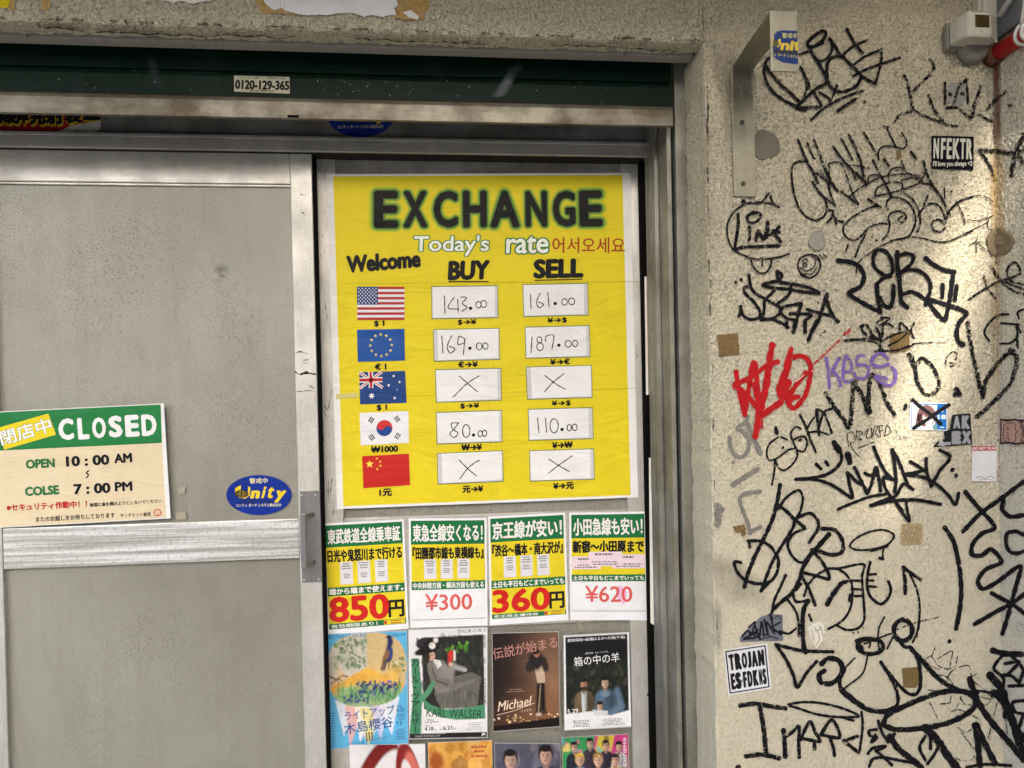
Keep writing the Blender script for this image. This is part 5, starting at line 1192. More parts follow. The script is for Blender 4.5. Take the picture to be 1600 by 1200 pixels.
graffiti('thin black looping tag with long vertical strokes', '''B 17: 290,310 230,315 190,350 185,430 200,540 235,660 290,735 370,770 430,745 460,690 450,620 410,560 345,470; 345,470 400,560 470,610 525,655 490,570 465,480 410,380; 375,400 430,440 490,490; 305,160 330,230 365,290; 570,130 610,200 660,300; 750,85 800,170 860,270 ; 930,45 960,120 1000,200; 900,38 950,42; 820,300 870,400 930,510 965,590; 1180,470 1280,495; 470,690 510,700 490,760 460,790; 500,730 545,770 590,785; 520,740 535,800; 1250,575 1220,650 ; 625,960 605,1025
B 21: 235,140 270,230 310,320 350,390 390,480; 360,145 390,220 420,300 450,380 490,470 545,545; 510,195 560,270 620,340 680,400 745,460; 630,100 680,200 720,300 745,410 765,500; 570,545 630,590 705,645; 905,290 945,345; 1115,235 1165,300; 1215,310 1240,400 1280,490 1330,560 1380,640 1425,740; 780,605 880,670
B 13: 470,340 490,320 560,320 600,380 640,500 670,580 705,640; 480,350 480,430 520,500; 630,340 700,345 795,365; 660,390 690,460; 650,390 700,400; 635,590 700,530 800,470 900,430 1050,410 1190,420; 865,300 865,230 900,195 990,195 1060,210 1085,160 1045,85; 780,490 790,430 840,415 880,440; 950,480 940,420 970,370 1040,360 1080,400; 840,570 850,520 950,475 1040,480 1050,520 960,555 830,585 1000,545 1190,480; 1040,460 1120,440 1210,460; 1040,300 1080,390 1140,420 1200,440 1230,400''', dry=.42)
graffiti('thin looping snail tag with a long curling tail', '''B 16: 880,665 820,665 720,710 620,780 585,850 620,910 680,925 740,880 800,820 880,795 930,800; 890,925 930,885 950,810 940,750 970,710 1040,700 1080,740 1050,785 1015,765 1050,735; 940,690 925,640 960,595 1040,600 1120,660 1155,760 1130,850 1095,900 960,930; 1060,550 1120,600 1160,650 1185,720 1190,800 1165,865; 1175,740 1200,690 1270,640 1340,660 1380,740; 1380,760 1420,690 1500,620 1600,585; 1390,820 1350,860 1290,840 1290,780 1340,765 1380,800 1400,740; 680,1060 720,960 770,870; 810,900 812,904; 845,925 848,930
B 11: 690,1190 700,1110 800,1020 930,950 1100,900 1200,910 1330,940 1420,930 1600,855; 1380,520 1380,600; 1430,540 1440,555; 1470,620 1520,720 1540,800
R 12: 640,280 690,225 790,130 940,60 1070,45 1160,80 1210,120; 890,350 1000,360 1130,330 1210,295; 1140,380 1000,450 850,520 700,600 600,625; 1160,340 1145,430 1180,470 1215,480; 915,660 1010,625 1105,625; 1020,550 1005,620 1005,760; 1020,630 1110,715''', dry=.46)
graffiti('round LINK tag with crown and tongue below the bracket', '''C 25: 165,270 168,350 155,450 140,540; 130,550 220,530 340,525 490,520; 255,370 258,420 252,480; 305,480 325,400 350,450 370,470 400,340; 395,330 400,400 385,460; 490,370 440,420 385,440; 440,410 500,490; 440,400 490,415
C 19: 290,250 240,290 250,335 300,335 345,295 330,260 270,270; 195,185 210,165 230,190; 250,185 350,180 410,110 435,180 480,215
C 14: 490,220 420,190 320,180 220,195 140,250 90,330 80,420 100,500 130,550 200,590 280,620 400,620 500,605 565,580; 265,620 285,680 330,730 380,730 420,680 430,620 ; 355,625 355,680''', dry=.36)
graffiti('small round tag with an 8 in it', '''C 13: @715,590 650,620 635,690 670,750 730,770 790,730 810,660 780,600
C 8: 700,622 672,635 680,650 704,665 698,682 675,682 676,664 702,645 706,626 692,620; 650,690 700,715 755,690 772,630 740,600; 690,735 740,740 780,690; 800,588 830,622; 832,582 858,612; 760,600 800,640
C 26: 662,742 690,755''', dry=.25)
graffiti('black SBEA tag with a wide brimmed hat', '''C 24: 250,745 265,840 300,890 370,930 440,970 490,1000; 265,835 215,850 222,890 290,960 335,1030 330,1080 260,1095 205,1060 185,990 185,1030 172,1075; 370,950 370,1020 350,1100; 440,965 490,1000 490,1050 430,1090 340,1100; 450,870 390,930; 660,970 580,985 520,1000 500,1040 540,1080 625,1105; 340,1090 430,1095 500,1120 560,1160; 580,830 570,890 520,940 480,965; 570,1050 740,1060 690,1110 690,1200; 700,1015 800,1045 900,1070; 470,715 510,750 480,790 470,720
C 25: @360,825 450,800 560,815 700,840 800,890 720,885 560,860 420,845
C 28: 660,970 630,1080 600,1200; 860,890 830,1000 790,1110 740,1200; 860,890 870,980 910,1070 950,1115
D 28: 612,0 598,92; 690,0 690,100; 740,90 715,160; 785,0 740,90; 545,15 548,60
C 24: 148,805 152,807; 188,785 192,784; #17 790,964 793,966
D 20: 843,90 847,90; #14 808,120 811,122''', dry=.3)
graffiti('bold black tag reading 2ERJ in the sunlit patch', '''I 34: 145,235 230,245 310,280 350,360 320,440 230,490 330,560 480,640; 450,420 455,500 478,640; 472,520 500,580 550,600 575,540 580,430; 610,165 610,260 625,380 635,480 645,560 690,605; 830,215 890,265 980,310 1060,325; 1050,325 1035,430 1020,540 1000,640 980,700 920,650 860,570; 840,535 960,570 1150,645 1095,720 1075,800 1090,870 1130,895
I 29: 560,360 500,345 430,280 425,200 460,155 520,165 565,240 570,330 500,375 450,420; 615,350 680,310 790,320 860,390 870,470 840,540 830,585; 650,500 720,480 790,510 840,550; 620,200 680,180 735,200 720,260 660,310 610,350
I 31: /965,420 962,525; /1075,430 1060,545''', dry=.12)
graffiti('dry scribbled tag across the brown tape square', '''I 22: 325,750 370,740 420,820 470,860; 325,750 350,800 400,830 450,850; 440,750 470,810 480,855; 485,855 470,940; 500,740 495,830
I 15: 500,690 450,720 470,740 540,700 550,685 480,680; 490,740 540,730 580,755; 200,865 300,855 400,865 470,890 500,940; 200,858 320,845 430,850; 430,945 600,935 700,910 740,885; 490,860 600,810 690,780; 540,900 620,860 690,800; 630,780 635,720 700,780 740,840; 745,720 720,770 735,835; 600,945 700,900
I 10!.6: 740,885 850,875 980,875''', dry=.45)
graffiti('black letter G running round the corner', '''I 16: 1480,655 1400,665 1330,720 1290,800 1330,865; 1420,725 1560,735; 1540,735 1545,830 1490,880 1410,884; 1545,740 1575,800; 1540,830 1550,920; 1600,615 1550,640 1560,690''', dry=.22)
graffiti('worn dry black tag beside the corner stain', '''I 26: 1345,280 1390,360 1440,410
I 20: 1170,540 1260,480 1400,400 1500,370 1570,330 1530,250 1470,300 1480,380 1600,430; 1285,360 1320,460 1380,530; 1440,420 1530,480 1600,500; 1450,400 1540,440 1600,460
Q 60: 1050,680 1250,690 1450,720 1600,690; 1600,480 1540,600 1460,720; 1480,760 1450,900 1440,1000; 1540,760 1600,850
Q 40: 1060,700 1160,850 1240,1050; 1400,110 1440,120''', dry=.52)
graffiti('large worn black zigzag stroke across the corner', '''J 34: 1215,40 1240,150 1280,300 1300,180 1380,60 1450,-20; 1450,-20 1520,-60; 1230,460 1330,370 1420,280 1490,200 1530,80 1545,-20
I 34: 1160,720 1180,860 1205,1000 1225,1080; 1490,930 1540,1000 1540,1080
J 46!.42: 1275,230 1280,300''', dry=.52)
graffiti('worn black letter D and a dot near the blue sticker', '''J 32: 720,-20 750,80 765,180 820,270 870,290 940,210 900,90 850,30 800,0 760,50
I 40!.5: 700,970 735,1050
J 40!.45: 1070,240 1090,275; 1060,280 1100,280; #30!.5 680,360 670,395'''.replace('#30!.5','#30'), dry=.5)
graffiti('worn black zigzag tag under the purple one', '''J 34: 50,270 110,370 180,460 235,545 250,440 270,200; 270,200 320,260 390,420 385,300 410,130 470,190 530,350 590,440
J 50!.42: 265,180 285,190; 375,390 392,420''', dry=.46)
graffiti('purple tag reading KASS', '''D 26: 855,295 870,400 880,530; 955,300 900,400 885,420; 900,400 945,440 965,515
D 23: 1010,275 990,350 985,440 1000,480 1065,470 ; 1010,275 1050,330 1045,400 990,405; 1150,275 1095,290 1100,350 1160,350 1190,390 1160,450 1095,450 1070,410
D 27: 1340,305 1285,260 1225,290 1215,345 1275,365 1345,350 1395,410 1390,475 1350,512 1290,490 1240,440 1330,460''', col=PUR, dry=.4)
graffiti('bright red dripping tag', '''D 36: 150,400 165,500 195,640 222,745; 218,745 240,600 258,480 285,330 300,345 315,480 325,640; 135,505 230,465 330,400 400,350 480,325; 440,330 390,420; 140,510 210,560 280,640 330,720; 600,290 660,280 710,310 735,370 725,470 690,590 640,660 600,690 565,660 545,610; 560,600 640,480 700,410; 500,590 560,612 640,598
D 52: 300,500 320,600 335,700; 400,420 380,540 345,680 325,760; 560,310 545,390 515,470 490,560 520,610; 560,480 540,560 580,620
D 46: 435,190 415,290 400,400; 330,720 318,820 300,915; 350,750 430,690 505,640
D 40: 580,225 560,320 545,420; 200,600 215,720
D 14!.55: 750,350 850,260 960,155; #24 995,112 1040,78
D 12: 355,780 356,850; 140,500 132,540''', col=REDP, dry=.02)
graffiti('chalk white scribble behind the red tag', '''D 9: 720,150 670,190 660,225 720,190; 700,250 760,290 790,210 850,280; 600,380 590,460; 620,400 680,430 690,350 640,340; 890,190 920,155; 915,230 930,240; 640,560 640,530; 740,400 800,380 830,330 ; 620,480 680,430''', col=CHALK, dry=.5)
graffiti('faded grey roller letters low on the pier edge', '''E 30: 245,50 220,100 160,150 200,170 250,230 245,310 200,370 150,360 110,300 100,215; 130,408 134,412; 340,640 230,655 180,690 200,780 240,880 262,970; 250,960 345,915
E 36: 230,90 280,200 340,345; 120,590 230,520 320,465
E 56!.5: 0,750 40,780; 10,800 8,900''', col=GREYP, dry=.2)
graffiti('thin black tag with a lopsided lips shape', '''E 15: 480,215 410,270 390,340 410,395 470,380 560,315 620,300; 460,400 480,450 520,475 580,440 630,360 620,310; 455,400 450,480 430,590; 500,215 550,235; 660,150 620,135 580,180 590,235 640,215 685,210 705,260 680,325 630,315 600,260 585,215; 760,60 710,140 715,175 790,170 870,195; 520,290 512,302; 640,240 660,235
E 19: 650,40 690,120 730,230 775,335; 800,200 790,100 785,0
D 18: 785,790 780,700 840,730 870,800 900,885; 790,880 820,760 850,710 910,690
E 28: 460,140 470,185''', dry=.28)
graffiti('tiny thin pen tag under a line', '''E 6: 1030,290 1020,190 1060,175 1080,245 1040,270; 1040,255 1070,320 1115,368; 1090,165 1140,180 1110,210 1135,235 1095,225 1092,170; 1150,200 1180,150 1170,220 1210,210 1205,140; 1220,210 1230,140 1260,130 1240,180 1270,215; 1280,215 1270,130 1300,125; 1270,170 1300,160; 1310,210 1330,120 1360,170 1312,208
E 9: 1105,302 1180,272; 1200,262 1236,254''', dry=.28)
graffiti('thick black INKER tag with two eyes', '''E 26: 775,425 815,465; 850,405 870,435; 960,300 975,390 930,460 850,510 740,535 615,545; 615,545 760,545 880,580 980,640 1060,690 1040,600 1020,490; 1020,490 1090,560 1150,600 1175,660 1130,560 1075,450; 1175,660 1210,580 1245,450 1270,560 1280,640; 1155,495 1200,515 1245,510
E 44: 915,255 955,325; 1022,345 1040,415
J 26: 425,690 470,800 520,890 560,930; 570,710 590,840 600,950 590,1050; 570,710 620,800 660,900 690,980; 500,930 580,945; 520,920 500,950 530,1040 590,1110 650,1190; 660,905 760,890 830,870; 710,805 770,840 830,880; 835,780 840,880 875,1000; 875,1000 940,880 1025,770 940,715; 670,910 800,925 900,970 1010,1070 1065,1140 1090,1050; 400,1150 500,1110 600,1070 660,980 735,1025; 410,1150 560,1115 750,1105 950,1140
J 22: 145,1180 260,1130 400,1080 520,1060
K 22: 580,100 640,190 705,275 690,190 680,120
J 34: 1040,868 1044,872; 1068,915 1072,914''', dry=.16)
graffiti('tall black looping tag with arrow and dagger strokes', '''E 30: 495,585 470,730 430,870 370,1000 320,1100 270,1200
F 30: 280,390 240,490 215,590; 670,440 640,540 580,640 520,690 440,760; 820,130 920,140 980,220 980,310 900,335 780,300
E 27: 470,740 540,790 600,850 685,920
E 21: 480,780 540,690 640,630 672,690 650,800 600,880
F 25: 640,20 580,150 510,260 440,380 390,500 345,620; 240,225 350,230 430,280 480,370 470,470 420,540 320,560 220,530 155,460 140,390 190,395; 640,40 730,10 790,70 790,130 720,240; 740,290 830,400 880,520 780,500 660,480 720,600 770,730
F 21: 690,130 600,170 555,250 580,330 640,390 700,390; 345,620 420,540; 540,490 500,580 450,690 430,790; 660,560 600,640 620,700 720,690; 250,230 260,280
F 35: 880,170 800,260 720,350 670,440; 715,690 680,760 670,900 680,1050 695,1100
F 18: 550,680 620,780 640,880 640,970; 420,800 470,730 550,680; 490,930 560,950 620,910
G 26: 460,235 560,260 680,285 910,292; 460,235 540,350 600,480 628,570 700,460 782,365''', dry=.22)
graffiti('black round eyed head outline with stitched collar', '''F 19: 720,800 740,850; 680,660 720,560 800,480 900,440 990,470 1050,550 1060,650 1040,760 980,850 870,915; 850,440 950,440 1150,410 1135,500 1140,600 1150,730 1150,850 1100,910 1010,920 930,880; 980,545 1060,535 1135,540; 1050,602 1135,605; 1040,660 1135,655; 1180,490 1245,485; 1180,535 1225,535; 1180,580 1245,585
F 22: 1200,390 1180,480 1175,580 1200,660 1280,720 1340,670 1360,600 1340,540
F 36: 1050,650 1040,690; 860,725 910,640 970,560; #30 970,560 1010,545
F 16: @1040,270 1070,220 1180,160 1300,140 1385,180 1340,250 1220,290 1090,295; 1300,290 1295,360
F 24: 1200,305 1280,280 1335,265; 1272,360 1300,366
F 10: 1065,940 1068,950; 1103,935 1106,945; 1147,900 1150,908''', dry=.24)
graffiti('black arrow pointing up with a long curved tail', '''K 28: 655,630 672,740 672,840; 655,630 720,680 795,730
K 17: 710,690 760,800 785,920 780,1050 760,1180
H 17: 785,-30 775,110 730,220''', dry=.3)
graffiti('heavy black bracket stroke', '''K 34: 980,318 1050,430 1090,600 1110,800 1100,950 1070,1115
H 34: 1016,210 1020,212''', dry=.2)
graffiti('heavy black zigzag and cross strokes by the side wall', '''K 33: 1140,40 1230,150 1370,320 1270,370 1200,450 1195,530 1270,540 1340,490 1422,590 1300,650 1240,740 1275,800 1370,760 1570,625 1530,800 1500,920 1430,1155; 1122,355 1250,220 1400,110 1600,-40; 1345,832 1430,880 1510,920 1610,1000; 1212,1078 1380,980 1510,910 1610,835; 1440,110 1430,180 1490,235 1610,222
K 29: 1540,350 1470,365 1460,450 1490,510 1550,522 1610,500; 1540,350 1610,385''', dry=.14)
graffiti('fat ball shape over the black goggle face', '''G 38: 815,390 870,345 950,360 982,420 960,490 890,540 815,530 800,470 845,440''', dry=.2)
graffiti('huge black goggle eyed face with an open mouth', '''H 36: 170,580 250,650 350,730 480,760 600,730; 720,270 820,380 900,470 1000,550 1120,600 1240,610; o655,125,72,82
H 40: 170,590 250,660 340,715; 500,860 530,790 650,725 800,660 950,610 1100,600 1200,640 1220,710 1150,780 1000,850 800,890 600,900 500,865
H 27: 200,430 160,520 170,590; 480,370 550,480 600,580 615,690 570,760; 530,440 620,550 700,620 760,620 790,560 790,450 770,350 720,260; 630,210 670,255 715,255
H 32: o400,250,100,60; 290,210 360,190 440,200; 300,230 340,270
H 14: 280,340 200,420; 380,320 340,460 200,575; 510,20 470,100 460,190 470,290; 530,270 580,170; 350,230 400,220 390,260; 450,200 480,180 560,150
H 11!.6: 580,130 680,90 750,65 930,22
S 30: 1000,230 1200,260''', dry=.2)
graffiti('very thick black slanting bars at the bottom corner', '''H 58: 820,880 920,980 1000,1100 1090,1215; 1330,470 1420,580 1470,740 1540,900 1610,980; 1360,610 1450,690 1500,800 1560,1000 1600,1130
H 46: 1175,500 1230,660 1330,820 1450,960 1600,1140; 1215,860 1240,1000 1255,1190; 1225,860 1290,1000 1375,1165; 550,950 620,1050 720,1130 800,1195
H 24: 1150,1195 1300,1172 1500,1182; 440,1060 520,1130 570,1180; 380,1090 420,1045 520,1030 440,1070; 390,1190 420,1130 500,1120 600,1135 750,1165; 450,900 390,910 400,950 450,960 410,1000 440,940; 460,830 490,920 540,1000; 830,950 785,1040 830,1140; 870,960 870,1055; 930,1040 890,1110 845,1170; 590,930 560,1000''', dry=.17)
graffiti('black block tag at the foot of the side wall', '''H 44: 1350,280 1440,305 1585,312
H 26: 1440,310 1365,420 1440,500 1430,590; 1500,320 1590,430 1565,530; 1450,385 1560,372 1460,480; 1440,470 1500,480 1565,535; 1480,560 1610,555; 1610,672 1510,690 1530,760 1610,782; 1592,780 1565,880
H 36: 1400,600 1460,720 1450,800''', dry=.18)
graffiti('thin dry pen lines around the open mouth', '''H 9: 910,245 880,320 830,350 870,400 940,430; 880,330 930,400 1010,425 1030,350 1040,285 920,350; 1080,330 1060,410 1000,430; 1000,500 1040,440 1165,400 1190,480; 830,450 880,430; 920,470 1000,490 1060,570; 1230,460 1190,500 1280,580 1350,660 1240,640; 1350,660 1310,705 1230,700; 1390,690 1320,970; 1450,800 1470,930; 850,590 950,600; 860,680 940,840 ; 950,700 1020,690 1030,640; 1110,640 1075,730; 1100,650 1140,700 1200,710; 1030,760 1090,745 1160,770; 1080,880 1140,920 1190,900; 1110,920 1210,1050; 1060,1120 1130,1145 1200,1130 1215,1100; 1200,790 1250,820''', dry=.55)
graffiti('black letters reading InAAd beneath a leaf shape', '''G 35: 180,712 300,700 430,720 540,735; 335,720 360,850 375,970 385,1090; 225,1110 350,1095 490,1125; 520,900 530,1010 535,1115
G 27: 530,965 590,920 640,875 640,1000 645,1120; 650,985 690,900 730,840 770,920 805,990 720,980 650,965; 762,990 765,1055; 810,940 900,825 960,960 815,940; 880,955 910,1040 920,1105; 990,990 1110,1080; 990,990 1100,952
G 20: 1130,760 1140,850 1130,970 1115,1075; @560,705 700,685 850,700 1000,740 1110,795 950,802 780,780 640,735; 980,805 1070,830
G 40: 160,1195 175,1195''', dry=.3)
graffiti('dry black letter rising beside the hatted tag', '''I 12!.62: 985,1040 1000,990 1040,950 1075,960 1070,1010; 990,1050 1040,1060 1100,1020 1095,1060; 1000,1030 1060,1040; 1020,912 1024,914''', dry=.5)

# ------------------------------------------------------------------ repaired holes, drips and glue on the plaster
def blob(px, py, rx, ry, mat, name, label, seed, h=0.004, n=30):
    r = random.Random(seed); b = bmesh.new(); rings = []
    ph = [r.uniform(0, 6) for _ in range(4)]
    for k, (q, d) in enumerate(((1, 0.0002), (.96, h * .7), (.8, h), (.45, h * .9))):
        ring = []
        for i in range(n):
            a = 2 * math.pi * i / n; w = 1 + .06 * math.sin(3 * a + ph[0]) + .04 * math.sin(5 * a + ph[1]) + .025 * math.sin(9 * a + ph[2])
            ring.append(b.verts.new(on_wall(px + rx * q * w * math.cos(a), py + ry * q * w * math.sin(a), d)))
        rings.append(ring)
    for i in range(3):
        for k in range(n): b.faces.new((rings[i][k], rings[i][(k + 1) % n], rings[i + 1][(k + 1) % n], rings[i + 1][k]))
    b.faces.new(rings[-1]); bmesh.ops.recalc_face_normals(b, faces=b.faces)
    g = MB(); g.add(b); o = g.build(name, mat, wall); o['label'] = label
blob(1196, 227, 22, 23, M['mortar_dark'], 'mortar_patch', 'dark round mortar patch beside the bracket', 1, .002)
blob(1277, 376, 13, 16, M['mortar'], 'mortar_patch', 'smooth grey oval plug in the plaster', 2, .003)
blob(1562, 378, 21, 22, mat_plain('damp_filler', (0.17, 0.125, 0.07), .8, 0, .5, 60, .6), 'mortar_patch', 'brown damp filler patch in the corner', 3, .004)
blob(1496, 147, 17, 19, M['mortar'], 'mortar_patch', 'pale square repair under the dry face scrawl', 4, .0012)
s = NT('rust_streak'); at = s.n('Attribute'); at.attribute_name = 'Col'
h_, _, _ = stucco_height(s); f_ = s.noise(1.0, 4, .6, vec=s.mapping((60, 60, 9)))
al = s.math('MULTIPLY', at.outputs['Alpha'], s.ramp(s.math('ADD', s.math('MULTIPLY', f_, .7), s.math('MULTIPLY', h_, .3)), [(0.3, 0.25), (0.58, 1.0)]))
M['streak'] = s.set(color=at.outputs['Color'], rough=.85, alpha=al, normal=s.bump(h_, .7, .005))
def streak(pts, col, label, name='rust_streak', base=.00035):
    """pts: x, y, half width, strength down the streak; it fades towards its sides"""
    sh = Sheet(on_wall, base); rows = []
    for (x, y, w, a) in pts:
        rows.append([sh._v((x + w * q, y), base, (*col, a * e)) for q, e in ((-1, 0), (-.5, .75), (0, 1), (.5, .75), (1, 0))])
    for A_, B_ in zip(rows, rows[1:]):
        for k in range(4): sh.F.append((A_[k], A_[k + 1], B_[k + 1], B_[k]))
    o = sh.build(name, M['streak'], wall); o['label'] = label
streak([(1555, 84, 6, .95), (1557, 110, 7, .95), (1558, 150, 7, .9), (1558, 190, 7, .85), (1560, 230, 7, .6), (1558, 262, 8, .3)], rgb(104, 48, 16), 'dark rust streak below the red pipe')
streak([(1560, 228, 14, .25), (1558, 270, 14, .6), (1557, 320, 11, .6), (1560, 360, 12, .5)], rgb(176, 140, 70), 'yellow brown drip in the sunlit corner', 'drip_stain')
streak([(1557, 396, 10, .5), (1555, 450, 11, .35), (1557, 520, 11, .4), (1556, 600, 9, .2), (1555, 700, 8, .0)], rgb(160, 128, 76), 'long faint drip under the brown filler', 'drip_stain')
streak([(1126, 860, 28, .0), (1130, 885, 40, .4), (1150, 905, 46, .35), (1160, 930, 44, .3), (1150, 950, 36, 0)], rgb(126, 122, 112), 'grey smudge on the pier edge', 'grey_smudge', .0003)
streak([(1121, 930, 6, .0), (1121, 960, 9, .6), (1122, 1000, 8, .4), (1122, 1030, 6, 0)], rgb(110, 106, 98), 'narrow dark smudge on the pier edge', 'grey_smudge', .0003)
streak([(1135, 60, 30, 0), (1132, 90, 26, .25), (1136, 130, 22, .5), (1140, 170, 14, .3), (1140, 240, 8, 0)], rgb(78, 66, 40), 'dirty run beside the bracket', 'grey_smudge', .0003)
# cracks along the worn arris of the pier
sh = Sheet(lambda x, y, o=0: P(x, y, YW - o), .0004, seed=3)
for (pts, w, c) in (([(1104, 150), (1106, 170), (1105, 196), (1107, 224)], 3.2, (.07, .06, .045)), ([(1103.5, 152), (1103, 166), (1104, 184)], 2.6, (.42, .40, .36)), ([(1105.5, 262), (1106.5, 286)], 2.4, (.08, .07, .05)), ([(1107.5, 406), (1108.5, 424)], 2.6, (.10, .09, .07)), ([(1109, 472), (1109.5, 492)], 3, (.11, .10, .08)), ([(1106, 300), (1107, 340)], 1.4, (.10, .085, .06))):
    sh.stroke(pts, w, (*c, 0.0), jit=.4, step=1.6, taper=True)
o = sh.build('crack', M['paper'], wall)
# pale see-through streaks and scratches on the shutter, scuffs on the door stiles
def smear(pts, col, label, surf, parent, name='pale_streak', base=.0008, prof=((-1, 0), (-.5, .7), (0, 1), (.5, .7), (1, 0))):
    sh = Sheet(surf, base); rows = []
    for (x, y, w, a) in pts: rows.append([sh._v((x + w * q, y), base, (*col, a * e)) for q, e in prof])
    for A_, B_ in zip(rows, rows[1:]):
        for k in range(4): sh.F.append((A_[k], A_[k + 1], B_[k + 1], B_[k]))
    o = sh.build(name, M['smear_film'], parent); o['label'] = label
s = NT('smear_film'); at = s.n('Attribute'); at.attribute_name = 'Col'; f_ = s.noise(1., 4, .6, vec=s.mapping((70, 70, 30)))
M['smear_film'] = s.set(color=at.outputs['Color'], rough=.7, spec=.1, alpha=s.math('MULTIPLY', at.outputs['Alpha'], s.ramp(f_, [(.3, .3), (.6, 1.)])))
on_slat = on_y(1.709)
smear([(815, 95, 10, 0), (806, 108, 12, .35), (795, 124, 11, .6), (782, 146, 13, .7), (776, 152, 13, .5)], (.20, .22, .22), 'pale diagonal streak near the right end', on_slat, shut)
smear([(232, 80, 9, .1), (238, 100, 11, .3), (243, 125, 9, .25), (246, 140, 9, .05)], (.10, .13, .14), 'faint pale streak towards the left', on_slat, shut)
smear([(668, 88, 12, .2), (680, 108, 10, .25), (688, 130, 10, .05)], (.08, .10, .11), 'faint pale streak in the middle', on_slat, shut)
on_plate = on_y(YW - t_)
smear([(1160.3, 108, 16.2, .55), (1160.3, 135, 16.2, .6), (1160.3, 155, 16.2, .55), (1160.6, 170, 16.2, .3), (1160.8, 186, 16.2, 0)], (.06, .052, .035), 'dark grime on the upper part of the plate', on_plate, br_, 'grime', .0004, ((-1, .8), (-.5, 1), (0, .8), (.5, 1), (1, .9)))
sh = Sheet(on_slat, .0006, seed=9); r = random.Random(21)
for k in range(70):
    x = r.choice((r.uniform(0, 1040), r.uniform(430, 700))); y = r.uniform(118, 146) + (x - 400) * .026 * .8; w = r.uniform(.6, 2.6)
    if y < 150 + (x - 530) * .02: sh.poly([(x + r.uniform(-w, w), y + r.uniform(-w, w) * .8) for _ in range(5)], rgb(*((150, 158, 146) if k % 3 else (90, 104, 92))), None)
o = sh.build('paint_chip', M['paper'], shut); o['kind'] = 'stuff'
sh = Sheet(on_left, .0004, seed=10)
for (pts, w) in (([(462, 551), (470, 549.5), (481, 553)], 1.4), ([(473, 563), (483, 562)], 1.0), ([(474, 567), (482, 568)], .9), ([(461, 581), (468, 585), (476, 583), (493, 585)], 2.6), ([(476, 582), (492, 584)], 3.2), ([(484, 603), (491, 607)], 1.3), ([(463, 612), (480, 610.5), (494, 611)], .8), ([(470, 304), (476, 305)], 2), ([(471, 331), (479, 337)], 1)): sh.stroke(pts, w, (.02, .02, .02, 0.), jit=.5, step=1.4, taper=True)
o = sh.build('scuff_mark', M['paper'], left)
sh = Sheet(on_right, .0004, seed=11); r = random.Random(5)
for (pts, w) in (([(508, 470), (510, 490), (513, 505)], .8), ([(506, 632), (512, 640), (518, 610)], 1.0), ([(504, 680), (506, 690)], 1.6), ([(503, 634), (513, 660)], .8), ([(519, 748), (516, 772)], 1.2), ([(513, 752), (514, 786)], .7), ([(520, 800), (533, 800)], .7), ([(521, 796), (521, 806)], .7), ([(505, 800), (508, 799)], 1.2), ([(994, 540), (996, 560)], .8), ([(1006, 722), (1008, 735)], .8), ([(1015, 1080), (1012, 1086), (1016, 1090)], 1.6)): sh.stroke(pts, w, (.03, .028, .025, 0.), jit=.5, step=1.4, taper=True)
for k in range(40): x = r.uniform(502, 524); y = r.uniform(250, 800); sh.ell(x + (y - 500) * .02, y, r.uniform(.3, .9), r.uniform(.3, 1.2), (.05, .045, .04, 0.), None, 6)
o = sh.build('scuff_mark', M['paper'], right)

# ------------------------------------------------------------------ paper and tape stuck on the wall
def patch(px, label, cat, col, name, pts_tf=ident, ragged=1.2, mat='paper', base=.0012, seed=0, extra=None, group=None, n=7):
    r = random.Random(seed); sh = Sheet(on_wall, base, pts_tf, seed); P2 = []
    for (x0, y0), (x1, y1) in zip(px, px[1:] + px[:1]):
        for k in range(n): t = k / n; P2.append((x0 + (x1 - x0) * t + r.uniform(-ragged, ragged), y0 + (y1 - y0) * t + r.uniform(-ragged, ragged)))
    sh.poly(P2, col, 0, .0006)
    if extra: extra(sh)
    return sh.build(name, M[mat], None, label, cat, group)
s = NT('foam_tape'); f_ = s.noise(300, 3, .7); g_ = s.noise(70, 3, .6)
col = s.mix(s.ramp(f_, [(.38, 0.), (.6, 1.)]), (0.105, 0.062, 0.016), (0.20, 0.125, 0.035)); col = s.mix(s.ramp(f_, [(.66, 0.), (.72, 1.)]), col, (.5, .42, .28))
M['tape'] = s.set(color=s.mix(s.math('MULTIPLY', g_, .4), col, (.12, .08, .03)), rough=.75, normal=s.bump(f_, .6, .002))
s = NT('tape_residue'); h_, _, _ = stucco_height(s); f_ = s.noise(260, 3, .7)
M['residue'] = s.set(color=s.mix(f_, (.30, .20, .07), (.46, .36, .20)), rough=.75, alpha=s.ramp(s.math('ADD', s.math('MULTIPLY', h_, .45), s.math('MULTIPLY', f_, .55)), [(.44, 0.), (.52, 1.)]), normal=s.bump(f_, .5, .002))
G_ = 'foam tape squares left on the pier'
B0_ = (0.2, 0.13, 0.04)
patch([(1120.5, 523), (1153, 521), (1156, 554), (1123.5, 557)], 'brown foam tape square at the left edge of the pier, beside the red tag', 'tape', B0_, 'foam_tape', ragged=.6, mat='tape', seed=1, group=G_)
patch([(1389.5, 521), (1421, 519), (1421.5, 546), (1412, 549), (1390, 552.5)], 'brown foam tape square scribbled over by a dry black tag', 'tape', B0_, 'foam_tape', ragged=.6, mat='tape', seed=2, group=G_, base=.0003)
patch([(1409, 1044), (1436, 1042), (1437, 1066), (1431, 1075), (1411, 1074)], 'tan foam tape square between the teeth of the goggle face', 'tape', B0_, 'foam_tape', ragged=.6, mat='tape', seed=3, group=G_, base=.0003)
patch([(1408, 819), (1441, 818), (1440, 851), (1408, 851)], 'pale flaking tape square under the INKER tag', 'tape', B0_, 'tape_residue', ragged=.8, mat='residue', seed=4, group=G_)
